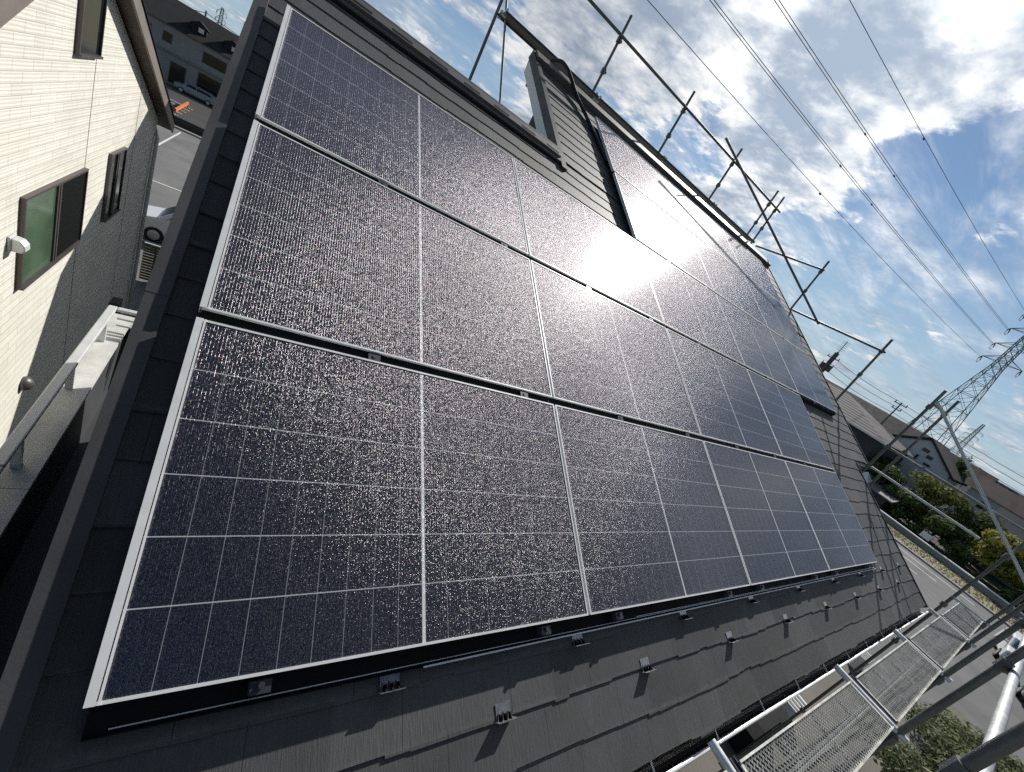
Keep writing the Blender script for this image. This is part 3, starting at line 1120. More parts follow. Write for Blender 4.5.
b.tube(rel(EO, (2.27, -1.05, 6.83), (9.4, -1.05, 6.83)), TR, 14)
b.build('handrail', M['pipemid'], es, smooth=True)
b = MB()
b.tube(rel(EO, (0.5, -1.05, 6.80), (2.20, -1.05, 6.80)), TR, 14)
hb = b.build('handrail', M['pipemid'], es, smooth=True)
b = MB()
b.tube(rel(EO, (2.17, -1.05, 6.80), (2.203, -1.05, 6.80)), TR + 0.0012, 14)
b.build('rusty_end', mat_pipe('rusty_pipe', (0.4, 0.3, 0.18), 0.6, 0.3, 0.9), hb, smooth=True)

# mesh decks
dk = empty('mesh_deck', (0.46, -0.968, 6.06))
LEN, WID = 1.66, 0.28
b = MB()
b.box((0, 0, -0.02), (LEN, 0.010, 0.034))
b.box((0, WID - 0.010, -0.02), (LEN, WID, 0.034))
b.box((0, 0.010, -0.02), (0.018, WID - 0.010, 0.026))
b.box((LEN - 0.018, 0.010, -0.02), (LEN, WID - 0.010, 0.026))
b.build('side_rail', M['plankside'], dk)
b = MB()
nz = 12
cell = 0.032
nseg = int((LEN - 0.036) / (cell / 2))
w0 = (WID - 0.020) / nz
for j in range(nz):
    ya = 0.010 + j * w0
    for s in range(nseg):
        xa = 0.018 + s * cell / 2
        up_ = (s + j) % 2
        p0 = (xa, ya + (w0 if up_ else 0), 0.018 + 0.006 * up_)
        p1 = (xa + cell / 2, ya + (0 if up_ else w0), 0.018 + 0.006 * (1 - up_))
        b.bar(p0, p1, 0.0042, 0.0035)
b.build('expanded_mesh', M['mesh'], dk, fix=False)
b = MB()
b.box((0.03, WID / 2 - 0.016, 0.0), (LEN - 0.03, WID / 2 + 0.016, 0.0145))
for x in (0.45, 0.9, 1.32):
    b.box((x, 0.022, 0.0), (x + 0.012, WID / 2 - 0.016, 0.0145))
    b.box((x, WID / 2 + 0.016, 0.0), (x + 0.012, WID - 0.022, 0.0145))
b.build('cross_bars', M['mesh'], dk)
for i, (x, sc, lb) in enumerate(((0.52, 1.0, 'nearest, its near end cut by the frame'), (2.305, 1.0, 'second nearest'), (4.085, 0.985, 'third nearest'), (5.835, 1.005, 'fourth nearest'), (7.625, 0.84, 'farthest and shortest'))):
    o = dk if i == 0 else copy_tree(dk)
    o.location = (x, -0.968, 6.06)
    o.scale = (sc, 1, 1)
    tag(o, 'pale expanded metal scaffold deck beside the gutter, %s' % lb, 'scaffold deck', 'mesh decks along the gutter')

# ================================================================== NEIGHBOUR ON THE LEFT
nh = tag(empty('neighbour_house', (-6, 7.9, 0)), 'neighbouring house with sunlit cream brick siding and dark brown gable verge', 'house')
NO = Vector((-6, 7.9, 0))


def shift(b, o):
    b.v = [tuple(Vector(q) - o) for q in b.v]
    return b


WX = -2.0
APY, APZ, SL = 7.37, 8.031, 0.46
b = MB()
b.prism([(2.9, 0), (2.9, APZ - SL * (APY - 2.9)), (APY, APZ), (12.92, APZ - SL * (12.92 - APY)), (12.92, 0)], 0, WX, -9.0)
nw = shift(b, NO).build('wall', M['siding'], nh)
b = MB()
for s, ye in ((1, 13.45), (-1, 2.35)):
    ze = APZ - SL * abs(ye - APY)
    b.prism([(APY, APZ + 0.03), (ye, ze + 0.03), (ye, ze + 0.20), (APY, APZ + 0.20)], 0, -1.80, -9.3)
nr = shift(b, NO).build('roof', M['brownred'], nh)
for s, ye in ((1, 13.47), (-1, 2.33)):
    ze = APZ - SL * abs(ye - APY)
    b = MB()
    b.prism([(APY, APZ + 0.0), (ye, ze + 0.0), (ye, ze + 0.235), (APY, APZ + 0.235)], 0, -1.77, -1.798)
    shift(b, NO).build('verge_board', M['beigetrim'], nr)
    b = MB()
    b.prism([(APY, APZ + 0.237), (ye, ze + 0.237), (ye, ze + 0.268), (APY, APZ + 0.268)], 0, -1.75, -9.3)
    shift(b, NO).build('roof_sheet', M['black'], nr)


def n_window(y0, y1, z0, z1, left, right):
    f = MB()
    t = 0.030
    x0, x1 = WX + 0.001, WX + 0.05
    f.box((x0, y0, z0), (x1 + 0.02, y1, z0 + t))
    f.box((x0, y0, z1 - t), (x1, y1, z1))
    f.box((x0, y0, z0 + t), (x1, y0 + t, z1 - t))
    f.box((x0, y1 - t, z0 + t), (x1, y1, z1 - t))
    w = shift(f, NO).build('window', M['sash'], nh)
    ym = (y0 + y1) / 2
    if right is not None:
        f = MB()
        f.box((WX + 0.02, ym - 0.05, z0 + t), (WX + 0.042, ym - 0.005, z1 - t))
        f.box((WX + 0.012, ym + 0.0, z0 + t), (WX + 0.05, ym + 0.04, z1 - t))
        shift(f, NO).build('stile', M['sash'], w)
        f = MB()
        f.box((WX + 0.015, y0 + t, z0 + t), (WX + 0.022, ym - 0.05, z1 - t))
        shift(f, NO).build('pane', left, w)
        f = MB()
        f.box((WX + 0.005, ym + 0.04, z0 + t), (WX + 0.032, y1 - t, z1 - t))
        shift(f, NO).build('insect_screen', right, w)
    else:
        f = MB()
        f.box((WX + 0.01, y0 + t, z0 + t), (WX + 0.025, y1 - t, z1 - t))
        shift(f, NO).build('pane', left, w)
    return w


n_window(6.15, 8.23, 3.95, 5.12, M['glassgreen'], M['screen'])
n_window(9.40, 10.34, 3.95, 5.17, M['glassdark'], M['glassdark'])
n_window(7.38, 8.22, 6.65, 7.42, M['glassdark'], None)
# vents
b = MB()
b.cbox((WX + 0.015, 5.96, 4.63), (0.03, 0.17, 0.19))
prof = [(-0.01, 0.0), (0.08, 0.0), (0.105, 0.04), (0.10, 0.10), (0.065, 0.145), (-0.01, 0.16)]
b.prism([(WX + 0.04 + p[0], 4.55 + p[1]) for p in prof], 1, 5.89, 6.03)
vb = shift(b, NO).build('vent_hood', M['railalu'], nh)
bevel(vb, 0.02)
b = MB()
cv = Vector((WX, 6.55, 2.26))
rad = [0.10, 0.11, 0.10, 0.075, 0.035]
b.tube([cv + Vector((k * 0.03, 0, 0)) for k in range(5)], 0.1, 14, radii=rad)
shift(b, NO).build('vent_cap', M['sash'], nh, smooth=True)
b = MB()
b.box((WX + 0.0005, 8.232, 0.0), (WX + 0.004, 8.242, 7.6))
b.box((WX + 0.0005, 11.0, 0.0), (WX + 0.004, 11.01, 6.3))
shift(b, NO).build('joint_strip', M['beigetrim'], nh)
b = MB()
b.tube([(WX + 0.06, 12.80, 0.0), (WX + 0.06, 12.80, 5.1), (WX - 0.1, 13.1, 5.35)], 0.04, 10)
shift(b, NO).build('downpipe', M['railalu'], nh, smooth=True)
b = MB()
b.box((WX + 0.002, 10.9, 1.1), (WX + 0.16, 11.25, 1.6))
shift(b, NO).build('meter_box', M['sash'], nh)

# slatted fence across the alley
fe = empty('slat_fence', (-0.8, 16.0, 0))
b = MB()
for k in range(13):
    b.box((-1.5, -0.012, 0.08 + 0.095 * k), (1.6, 0.012, 0.15 + 0.095 * k))
b.build('slats', simple('fence_slats', (0.10, 0.085, 0.05), 0.7, 0, 0.2), fe)
for x in (-1.2, 0.1, 1.4):
    b = MB()
    b.box((x - 0.03, 0.013, 0), (x + 0.03, 0.07, 1.3))
    b.build('post', M['aludark'], fe)
b = MB()
b.box((-1.5, -0.02, 1.31), (1.6, 0.04, 1.34))
b.build('top_rail', M['railalu'], fe)
tag(fe, 'brown slatted fence closing the alley below the parked white car', 'fence')
b = MB()
b.box((-14, 49.0, 0), (12, 49.25, 0.55))
b.box((-14, 48.95, 0.551), (12, 49.30, 0.62))
tag(b.build('low_wall', M['darkwall']), 'low dark wall between the pale car park and the street', 'wall')
# orange barrier
ob = empty('road_barrier', (-7.1, 54, 0))
b = MB()
b.bar((0, -0.4, 0.42), (-0.25, 8.4, 0.5), 0.14, 0.26)
b.build('board', M['orange'], ob)
for y in (0.0, 4.0, 8.0):
    b = MB()
    b.bar((-0.22, y, 0), (-0.1, y, 0.36), 0.05, 0.05, (0, 1, 0))
    b.bar((0.12, y, 0), (-0.02, y, 0.36), 0.05, 0.05, (0, 1, 0))
    b.build('leg', M['orange'], ob)
tag(ob, 'orange barrier board standing on the dark street beyond the car park', 'barrier')


# ------------------------------------------------------------------ cars
def car(name, loc, rz, paint, label, L=3.7, W=1.55, H=1.6):
    c = empty(name, loc)
    c.rotation_euler = (0, 0, rz)
    tag(c, label, 'car')
    h = L / 2
    prof = [(-h, 0.30), (-h, 0.72), (-h + 0.08, 0.86), (-h + 0.75, 1.0), (-h + 1.35, H - 0.06), (-h + 1.8, H), (h - 0.7, H - 0.02), (h - 0.25, H - 0.2), (h - 0.04, 0.95), (h, 0.6), (h, 0.30)]
    b = MB()
    b.prism(prof, 1, -W / 2, W / 2)
    bo = b.build('body', paint, c)
    bevel(bo, 0.09, 3)
    for s in (-1, 1):
        y = s * (W / 2 + 0.004)
        b = MB()
        b.prism([(-h + 1.0, 1.02), (-h + 1.45, H - 0.13), (-h + 2.15, H - 0.13), (-h + 2.15, 1.02)], 1, y - 0.006, y + 0.006)
        b.prism([(-h + 2.22, 1.02), (-h + 2.22, H - 0.13), (h - 0.75, H - 0.15), (h - 0.3, 1.05)], 1, y - 0.006, y + 0.006)
        b.build('side_window', M['glassdark'], c)
        for x in (-h + 0.72, h - 0.72):
            b = MB()
            b.tube([(x, s * (W / 2 - 0.17), 0.30), (x, s * (W / 2 + 0.02), 0.30)], 0.30, 18)
            wl = b.build('wheel', M['tyre'], c)
            b = MB()
            b.tube([(x, s * (W / 2 + 0.0205), 0.30), (x, s * (W / 2 + 0.03), 0.30)], 0.19, 14)
            b.build('rim', M['steel'], wl)
        b = MB()
        b.cbox((-h + 0.04, s * (W / 2 - 0.25), 0.74), (0.10, 0.34, 0.16))
        b.build('headlight', M['lamp'], c)
        b = MB()
        b.cbox((-h + 1.1, s * (W / 2 + 0.09), 1.03), (0.1, 0.16, 0.12))
        b.build('mirror', paint, c)
    b = MB()
    a0, a1 = Vector((-h + 0.80, 0, 1.045)), Vector((-h + 1.33, 0, H - 0.09))
    nrm = Vector((-(a1.z - a0.z), 0, a1.x - a0.x)).normalized() * 0.012
    b.poly([a0 + nrm + Vector((0, -W / 2 + 0.14, 0)), a1 + nrm + Vector((0, -W / 2 + 0.2, 0)), a1 + nrm + Vector((0, W / 2 - 0.2, 0)), a0 + nrm + Vector((0, W / 2 - 0.14, 0))])
    b.build('windscreen', mat_glass('windscreen_glass', (0.10, 0.15, 0.17)), c)
    return c


car('parked_car', (-1.55, 20.6, 0.0), 0.0, M['carwhite'], 'white compact car parked between the cream house and the roof edge', 3.6, 1.6, 1.55)
car('parked_car', (-8.2, 74.5, 0.0), 0.0, M['carsilver'], 'silver car parked before the long grey apartment block', 4.2, 1.7, 1.45)
car('parked_car', (39.2, -3.7, 0.0), radians(8), M['carwhite'], 'white car seen between the scaffold posts at lower right', 3.9, 1.7, 1.5)
car('parked_car', (35.3, -4.9, 0.0), radians(5), M['carsilver'], 'silver car nearer than the white one behind the scaffold posts', 3.9, 1.7, 1.5)


# ------------------------------------------------------------------ far buildings
def box_windows(parent, rects, axis_x, mt=None, out=-0.03):
    """rects of (y0, y1, z0, z1) on the plane x = axis_x, local"""
    for (y0, y1, z0, z1) in rects:
        b = MB()
        b.box((axis_x + out, y0, z0), (axis_x + 0.02, y1, z1))
        w = b.build('window', M['sash'], parent)
        b = MB()
        b.box((axis_x + out - 0.01, y0 + 0.08, z0 + 0.08), (axis_x + out - 0.001, y1 - 0.08, z1 - 0.08))
        b.build('pane', mt or M['glassdark'], w)


# apartment block beyond the street on the left (front faces -Y)
ap = empty('apartment_block', (-14, 77, 0))
tag(ap, 'long grey two storey apartment block with dark hipped roof and dormers', 'building')
grey2 = simple('grey_blue_wall', (0.42, 0.42, 0.41), 0.8, 0, 0.12, 0.6)
dkroof = simple('dark_roof', (0.045, 0.045, 0.048), 0.8, 0, 0.2, 1.5, spec=0.08)
b = MB()
b.box((-4, 0, 0), (24, 9, 6.2))
b.build('wall', grey2, ap)
b = MB()
i = len(b.v)
E_ = [(-4.7, -0.7, 6.22), (24.7, -0.7, 6.22), (24.7, 9.7, 6.22), (-4.7, 9.7, 6.22)]
R_ = [(0.5, 4.5, 9.2), (19.5, 4.5, 9.2)]
b.poly([E_[0], E_[1], R_[1], R_[0]])
b.poly([E_[1], E_[2], R_[1]])
b.poly([E_[2], E_[3], R_[0], R_[1]])
b.poly([E_[3], E_[0], R_[0]])
b.poly(E_[::-1])
arf = b.build('roof', dkroof, ap, fix=False)
for x in (4.6, 8.1, 14.0):
    b = MB()
    b.box((x - 0.8, 0.6, 6.9), (x + 0.8, 3.0, 7.75))
    b.prism([(x - 1.0, 7.751), (x, 8.35), (x + 1.0, 7.751)], 1, 0.45, 4.2)
    d_ = b.build('dormer', dkroof, arf)
    b = MB()
    b.cbox((x + 0.25, 0.58, 7.4), (0.55, 0.05, 0.5))
    b.build('pane', M['lamp'], d_)
b = MB()
b.box((-4.2, -0.18, 6.05), (24.2, -0.001, 6.218))
b.box((-4.2, -0.25, 3.25), (24.2, -0.001, 3.5))
b.build('band_course', M['greywall'], ap)
for (x0, x1, z0, z1) in ((5.5, 8.0, 4.2, 5.5), (5.4, 8.0, 1.0, 3.0), (9.5, 11.5, 4.2, 5.5), (1.5, 2.4, 4.3, 5.4), (-0.5, 0.4, 4.3, 5.4), (2.6, 4.2, 0.2, 2.6), (12.5, 15, 4.2, 5.5), (9.4, 12, 0.9, 3.0)):
    b = MB()
    b.box((x0, -0.05, z0), (x1, 0.02, z1))
    w = b.build('window', M['sash'], ap)
    b = MB()
    b.box((x0 + 0.08, -0.06, z0 + 0.08), (x1 - 0.08, -0.051, z1 - 0.08))
    b.build('pane', M['glassdark'], w)
b = MB()
for k in range(22):
    b.box((4.5 + 0.45 * k, -1.2, 0.35), (4.62 + 0.45 * k, -1.14, 1.15))
b.box((4.5, -1.22, 1.151), (14.5, -1.12, 1.22))
b.build('balustrade', M['railalu'], ap)

# house with the striped roof, right
ha = empty('tiled_house', (70, 22, 0))
tag(ha, 'house with pale pinkish ribbed hip roof right of the far gable', 'house')
b = MB()
b.box((-7.4, -8.7, 0), (7.4, 9, 5.9))
b.build('wall', M['darkwall'], ha)
b = MB()
E_ = [(-8.2, -9.5, 5.95), (-8.2, 10, 5.95), (8.2, 10, 5.95), (8.2, -9.5, 5.95)]
R_ = [(0, -0.6, 8.75), (0, 2.5, 8.75)]
b.poly([E_[0], R_[0], R_[1], E_[1]])
b.poly([E_[1], R_[1], E_[2]])
b.poly([E_[2], R_[1], R_[0], E_[3]])
b.poly([E_[3], R_[0], E_[0]])
b.poly(E_)
b.build('roof', mat_stripes('ribbed_roof', (0.085, 0.078, 0.078), (0.27, 0.25, 0.25), 0, 0.80, 0.42, 0.85), ha)
b = MB()
b.box((-8.3, -9.6, 5.78), (-8.2, 10, 5.96))
b.build('gutter', M['railalu'], ha)
box_windows(ha, [(-6.5, -4.2, 3.4, 5.2), (-2.8, -0.5, 3.4, 5.2), (1.5, 3.5, 3.4, 5.2)], -7.4)
b = MB()
b.box((-8.0, -8.0, 2.9), (-7.41, -1.0, 3.05))
b.box((-8.0, -8.0, 3.051), (-7.95, -1.0, 3.7))
b.build('balcony', M['greywall'], ha)

# pale gable house behind the trees
hb_ = empty('gable_house', (85, 13.2, 0))
tag(hb_, 'pale grey gable fronted house with small scattered windows and dark verges', 'house')
pale = simple('pale_render', (0.60, 0.60, 0.59), 0.85, 0, 0.06, 0.5)
b = MB()
b.prism([(-4.1, 0), (-4.1, 6.1), (0, 8.9), (4.6, 6.0), (4.6, 0)], 0, -5, 8)
b.build('wall', pale, hb_)
b = MB()
b.prism([(0, 8.95), (-4.6, 5.82), (-4.6, 6.12), (0, 9.28)], 0, -5.5, 8.5)
b.prism([(0, 8.95), (5.1, 5.75), (5.1, 6.05), (0, 9.28)], 0, -5.5, 8.5)
b.build('roof', dkroof, hb_)
box_windows(hb_, [(1.2, 2.3, 5.6, 6.3), (-0.8, 0.0, 7.2, 7.7), (-1.6, -0.9, 6.6, 7.1), (-0.3, 0.0, 5.7, 6.5), (-3.2, -1.9, 3.8, 4.7), (2.4, 3.6, 3.4, 4.4), (-2.0, -1.2, 5.7, 6.0)], -5)

# long roofs further back
hd = empty('long_house', (95, 27, 0))
tag(hd, 'long dark roofed house behind the ribbed roof on the skyline', 'house')
b = MB()
b.box((-4, -10, 0), (5, 14, 6.8))
b.build('wall', simple('brown_wall', (0.16, 0.12, 0.10), 0.8, 0, 0.15, 0.5), hd)
b = MB()
b.prism([(-5, 6.81), (0.5, 9.55), (6, 6.81)], 1, -10.6, 14.6)
b.build('roof', dkroof, hd)
box_windows(hd, [(-8, -6.4, 4.6, 5.8), (-4, -2.6, 4.6, 5.8), (1, 2.6, 4.6, 5.8)], -4)
hc = empty('brick_house', (90, 2, 0))
tag(hc, 'wide low house with brownish roof along the right horizon', 'house')
b = MB()
b.box((-4, -16, 0), (6, 5.5, 6.3))
b.build('wall', pale, hc)
b = MB()
b.prism([(-5, 6.31), (1, 8.35), (7, 6.31)], 1, -16.8, 6.3)
b.build('roof', simple('brown_roof', (0.055, 0.042, 0.04), 0.85, 0, 0.2, 0.8, spec=0.08), hc)
box_windows(hc, [(-1.0, 0.6, 4.4, 5.4), (-5.2, -3.4, 4.4, 5.4), (-10, -8, 4.3, 5.5), (2.5, 3.8, 4.4, 5.4)], -4)
hf = empty('grey_house', (84, -6, 0))
tag(hf, 'grey house with dark flat gable roof at the right picture edge', 'house')
b = MB()
b.box((-4, -8, 0), (4, 4.5, 5.0))
b.build('wall', M['greywall'], hf)
b = MB()
b.prism([(-4.8, 5.01), (0, 6.6), (4.8, 5.01)], 1, -8.5, 5.1)
b.build('roof', dkroof, hf)
box_windows(hf, [(0, 1.6, 3.0, 4.2), (-4, -2.4, 3.0, 4.2)], -4)

def small_house(loc, w, d, h, rise, wallm, roofm, label, wins):
    o = empty('house', loc)
    tag(o, label, 'house', 'houses along the skyline')
    b = MB()
    b.box((-d / 2, -w / 2, 0), (d / 2, w / 2, h))
    b.build('wall', wallm, o)
    b = MB()
    b.prism([(-d / 2 - 0.6, h + 0.01), (0, h + rise), (d / 2 + 0.6, h + 0.01)], 1, -w / 2 - 0.6, w / 2 + 0.6)
    b.build('roof', roofm, o)
    b = MB()
    b.box((-d / 2 - 0.72, -w / 2 - 0.6, h - 0.12), (-d / 2 - 0.61, w / 2 + 0.6, h + 0.0))
    b.build('gutter', M['railalu'], o)
    b = MB()
    b.tube([(-d / 2 - 0.06, w / 2 - 0.2, 0), (-d / 2 - 0.06, w / 2 - 0.2, h - 0.1)], 0.05, 6)
    b.build('downpipe', M['railalu'], o)
    box_windows(o, wins, -d / 2)


_rr = simple('rust_roof', (0.09, 0.055, 0.045), 0.85, 0, 0.2, 0.8, spec=0.08)
_gr = simple('slate_blue_roof', (0.05, 0.058, 0.07), 0.85, 0, 0.2, 0.8, spec=0.08)
small_house((118, 24.5, 0), 11, 8, 7.6, 2.4, M['greywall'], _gr, 'far slate blue roofed house on the skyline left of the tall pylon', [(-3, -1.5, 5, 6.3), (1, 2.6, 5, 6.3)])
small_house((112, 13.5, 0), 9, 8, 7.0, 2.3, pale, _rr, 'far rust roofed house behind the pale gable on the skyline', [(-3, -1.5, 5, 6.3), (1, 2.6, 5, 6.3)])
small_house((116, 4.5, 0), 8, 8, 6.8, 2.2, M['greywall'], _gr, 'far slate blue roofed house on the skyline right of the pylon', [(-3, -1.5, 4.6, 6.0), (1, 2.6, 4.6, 6.0)])
small_house((73.0, -1.0, 0), 7.5, 7, 4.6, 1.7, M['greywall'], _gr, 'low grey house with slate blue roof just above the yellow green tree', [(-2.6, -1.2, 2.6, 3.8), (0.6, 2.2, 2.6, 3.8)])

# shed with white hood by the road
sh = empty('shed', (60.5, 10.3, 0))
tag(sh, 'small grey roofed shed with white pyramid hood above the roadside grass', 'shed')
b = MB()
b.box((-2.2, -2.0, 0), (2.2, 3.0, 1.4))
b.build('wall', M['darkwall'], sh)
b = MB()
b.prism([(-2.7, 1.41), (2.7, 2.05), (2.7, 2.2), (-2.7, 1.55)], 1, -2.5, 3.5)
b.build('roof', simple('shed_roof', (0.17, 0.165, 0.16), 0.7, 0, 0.15, 2.0), sh)
b = MB()
q = [(-2.0, 0.2, 1.66), (-0.6, 0.2, 1.85), (-0.6, 1.8, 1.85), (-2.0, 1.8, 1.66)]
t_ = (-1.3, 1.0, 2.6)
for k in range(4):
    b.poly([q[k], q[(k + 1) % 4], t_])
b.build('hood', M['white'], sh)

# roadside guard rail and its sign
gr = empty('guard_rail', (55.1, 10, 0))
tag(gr, 'grey roadside guard wall with bright metal top rail below the trees', 'guard rail')
b = MB()
b.box((0, -60, 0), (0.22, 60, 0.46))
b.build('base_wall', M['greywall'], gr)
b = MB()
b.box((-0.05, -60, 0.50), (0.27, 60, 0.60))
b.build('top_rail', M['alu'], gr)
sn = empty('road_sign', (57.4, 4.2, 0))
tag(sn, 'small blank white sign board behind the guard wall', 'sign')
b = MB()
b.box((-0.02, -0.4, 0.55), (0.0, 0.4, 1.15))
b.build('board', M['white'], sn)
b = MB()
b.tube([(0.03, 0, 0), (0.03, 0, 1.1)], 0.03, 8)
b.build('post', M['pipe'], sn)


# ------------------------------------------------------------------ trees and shrubs
def leaves(b, clumps, n, size, r):
    for _ in range(n):
        c, rad = clumps[r.randrange(len(clumps))]
        d = Vector((r.gauss(0, 1), r.gauss(0, 1), r.gauss(0, 1))).normalized()
        k = r.random() ** 0.45
        p = Vector(c) + Vector((d.x * rad[0], d.y * rad[1], d.z * rad[2])) * k
        if p.z < 0.05:
            p.z = 0.05 + r.random() * 0.2
        nrm = (d + Vector((r.uniform(-.8, .8), r.uniform(-.8, .8), r.uniform(-.3, 1.0)))).normalized()
        a = nrm.orthogonal().normalized()
        a = (Matrix.Rotation(r.uniform(0, 6.28), 3, nrm) @ a)
        c2 = nrm.cross(a)
        s = size * r.uniform(0.6, 1.35)
        b.poly([p - a * s, p - c2 * s * 0.45, p + a * s, p + c2 * s * 0.45])


def tree(name, loc, H, R, leafm, label, seed, group, cat='tree', n=2400, size=0.16, trunk=0.12, low=0.25):
    r = random.Random(seed)
    t = empty(name, loc)
    tag(t, label, cat, group)
    tb_ = MB()
    tb_.tube([(0, 0, 0), (r.uniform(-.1, .1), r.uniform(-.1, .1), H * 0.35), (r.uniform(-.2, .2), r.uniform(-.2, .2), H * 0.75)], trunk, 8, radii=[trunk, trunk * 0.8, trunk * 0.3])
    clumps = []
    nc = 9
    for k in range(nc):
        an = 2 * pi * k / nc + r.uniform(-.4, .4)
        rr = R * r.uniform(0.25, 0.72)
        z = H * r.uniform(low + 0.08, 0.84)
        c = (rr * cos(an), rr * sin(an), z)
        clumps.append((c, (R * r.uniform(0.26, 0.46), R * r.uniform(0.26, 0.46), H * r.uniform(0.10, 0.19))))
        tb_.tube([(0, 0, H * 0.28), (c[0] * 0.5, c[1] * 0.5, H * 0.28 + (z - H * 0.28) * 0.6), c], trunk * 0.4, 5, radii=[trunk * 0.5, trunk * 0.3, trunk * 0.1])
    clumps.append(((0, 0, H * 0.8), (R * 0.4, R * 0.4, H * 0.2)))
    tb_.build('trunk', M['bark'], t, smooth=True)
    lb = MB()
    leaves(lb, clumps, n, size, r)
    lb.build('crown', leafm, t, fix=False)
    return t


TG = 'trees between the road and the houses'
for (x, y, H, R, mt_, lb, n_, low) in (
        (64.0, 6.6, 5.9, 4.3, 'leafolive', 'wide olive brown tree in front of the pale gable house', 5200, 0.15),
        (62.5, 10.4, 4.5, 2.4, 'leafdark', 'dark green tree beside the shed behind the scaffold posts', 2600, 0.15),
        (60.4, 0.0, 5.2, 3.7, 'leafyellow', 'yellow green tree in autumn tint nearest the bright diagonal brace', 5200, 0.12),
        (66.5, 2.8, 5.8, 3.0, 'leafdark', 'dark bushy tree between the olive and the yellow green trees', 3000, 0.15),
        (60.6, 4.2, 3.4, 2.9, 'leafdark', 'low dark tree above the guard wall and the white sign', 3400, 0.06),
        (61.2, 7.8, 3.0, 2.5, 'leafdark', 'low dark tree at the foot of the olive tree', 2600, 0.06),
        (63.0, -4.6, 5.2, 3.5, 'leafolive', 'brownish tree at the right picture edge behind the yellow green one', 3600, 0.12),
        (58.6, -3.2, 2.8, 2.4, 'leafdark', 'low dark tree at lower right beside the guard wall end', 2600, 0.06),
        (68.5, 12.2, 5.0, 2.6, 'leafdark', 'dark tree standing against the wall of the ribbed roof house', 2600, 0.1),
        (59.6, 1.9, 2.2, 1.9, 'leafdark', 'small dark bush at the left foot of the yellow green tree', 1800, 0.05),
        (70.0, -1.5, 5.4, 3.0, 'leafolive', 'olive tree farther back, above the yellow green tree', 2600, 0.15),
        (93.0, 10.8, 10.2, 2.0, 'leafdark', 'tall narrow tree on the skyline right of the pale gable', 2200, 0.5)):
    tree('broadleaf_tree', (x, y, 0), H, R, M[mt_], lb, int(x * 10 + y * 7 + 300), TG, n=n_, size=0.21, low=low)

SG_ = 'shrubs in the garden beside the scaffold'
for i, (x, y, h_, r_, lb) in enumerate((
        (12.2, -2.75, 1.5, 1.2, 'leafy shrub nearest the lower picture edge'),
        (14.6, -2.9, 1.9, 1.5, 'dense shrub behind the thick scaffold post'),
        (17.6, -2.9, 1.8, 1.6, 'pale leaved shrub next to the mesh deck edge'),
        (20.8, -3.3, 1.5, 1.5, 'farthest garden shrub before the parked cars'),
        (16.4, -4.9, 2.0, 1.6, 'tall garden shrub beside the bright handrail'),
        (13.0, -4.6, 1.8, 1.6, 'broad garden shrub in the lower right corner'),
        (19.6, -5.4, 1.5, 1.4, 'small garden shrub right of the pale handrail'))):
    tree('shrub', (x, y, 0), h_, r_, M['leafbush'], lb, 40 + i, SG_, 'shrub', n=4600, size=0.06, trunk=0.04, low=0.03)
b = MB()
r = random.Random(5)
for _ in range(5200):
    x, y = r.uniform(55.6, 62), r.uniform(-12, 22)
    s = r.uniform(0.1, 0.28)
    a = r.uniform(0, 3.14)
    b.poly([(x - 0.05 * cos(a), y - 0.05 * sin(a), 0.05), (x + 0.05 * cos(a), y + 0.05 * sin(a), 0.05), (x + r.uniform(-.1, .1), y + r.uniform(-.1, .1), 0.05 + s)])
for _ in range(2600):
    x, y = r.uniform(49.7, 54.8), r.uniform(-12, 14)
    s = r.uniform(0.06, 0.18)
    a = r.uniform(0, 3.14)
    b.poly([(x - 0.05 * cos(a), y - 0.05 * sin(a), 0.03), (x + 0.05 * cos(a), y + 0.05 * sin(a), 0.03), (x + r.uniform(-.1, .1), y + r.uniform(-.1, .1), 0.03 + s)])
tag(b.build('roadside_grass', mat_leaf('grass_blades', (0.09, 0.10, 0.035), (0.26, 0.24, 0.11), 0.5), fix=False),
    'dry green grass on the roadside bank', 'grass', kind='stuff')
b = MB()
r = random.Random(9)
for k in range(130):
    an = radians(-12 + 38 * r.random()) if k < 90 else radians(88 + 14 * r.random())
    d_ = r.uniform(270, 330)
    c = (d_ * cos(an), d_ * sin(an), r.uniform(3, 9.5))
    leaves(b, [(c, (6, 6, r.uniform(2.0, 4.0)))], 60, 1.1, r)
tag(b.build('far_woods', M['leafdark'], fix=False), 'far dark treeline along the horizon', 'woods', kind='stuff')

# small things on the paving under the gutter
def ac_unit(loc, label):
    a = empty('outdoor_unit', loc)
    tag(a, label, 'outdoor unit', 'outdoor units under the gutter')
    b = MB()
    b.box((-0.4, -0.15, 0.08), (0.4, 0.15, 0.62))
    bevel(b.build('casing', M['white'], a), 0.015)
    b = MB()
    for k in range(4):
        b.box((-0.34 + 0.18 * k, -0.13, 0.621), (-0.24 + 0.18 * k, 0.13, 0.632))
    b.build('slats', M['pipedark'], a)
    for x in (-0.28, 0.28):
        b = MB()
        b.box((x - 0.04, -0.17, 0), (x + 0.04, 0.17, 0.079))
        b.build('foot', M['kerb'], a)


ac_unit((14.0, -0.42, 0.006), 'pale unit with slatted top on the brown paving, nearer one')
ac_unit((20.6, -0.42, 0.004), 'pale unit with slatted top beyond the gutter, farther one')
b = MB()  # plain black block in place of an unidentified dark void
b.prism([(11.2, 0.02), (11.2, 0.62), (11.6, 0.72), (13.0, 0.72), (13.2, 0.02)], 1, -0.52, -0.02)
tag(b.build('dark_block', M['black']), 'low black block filling the dark void on the paving under the gutter', 'box')

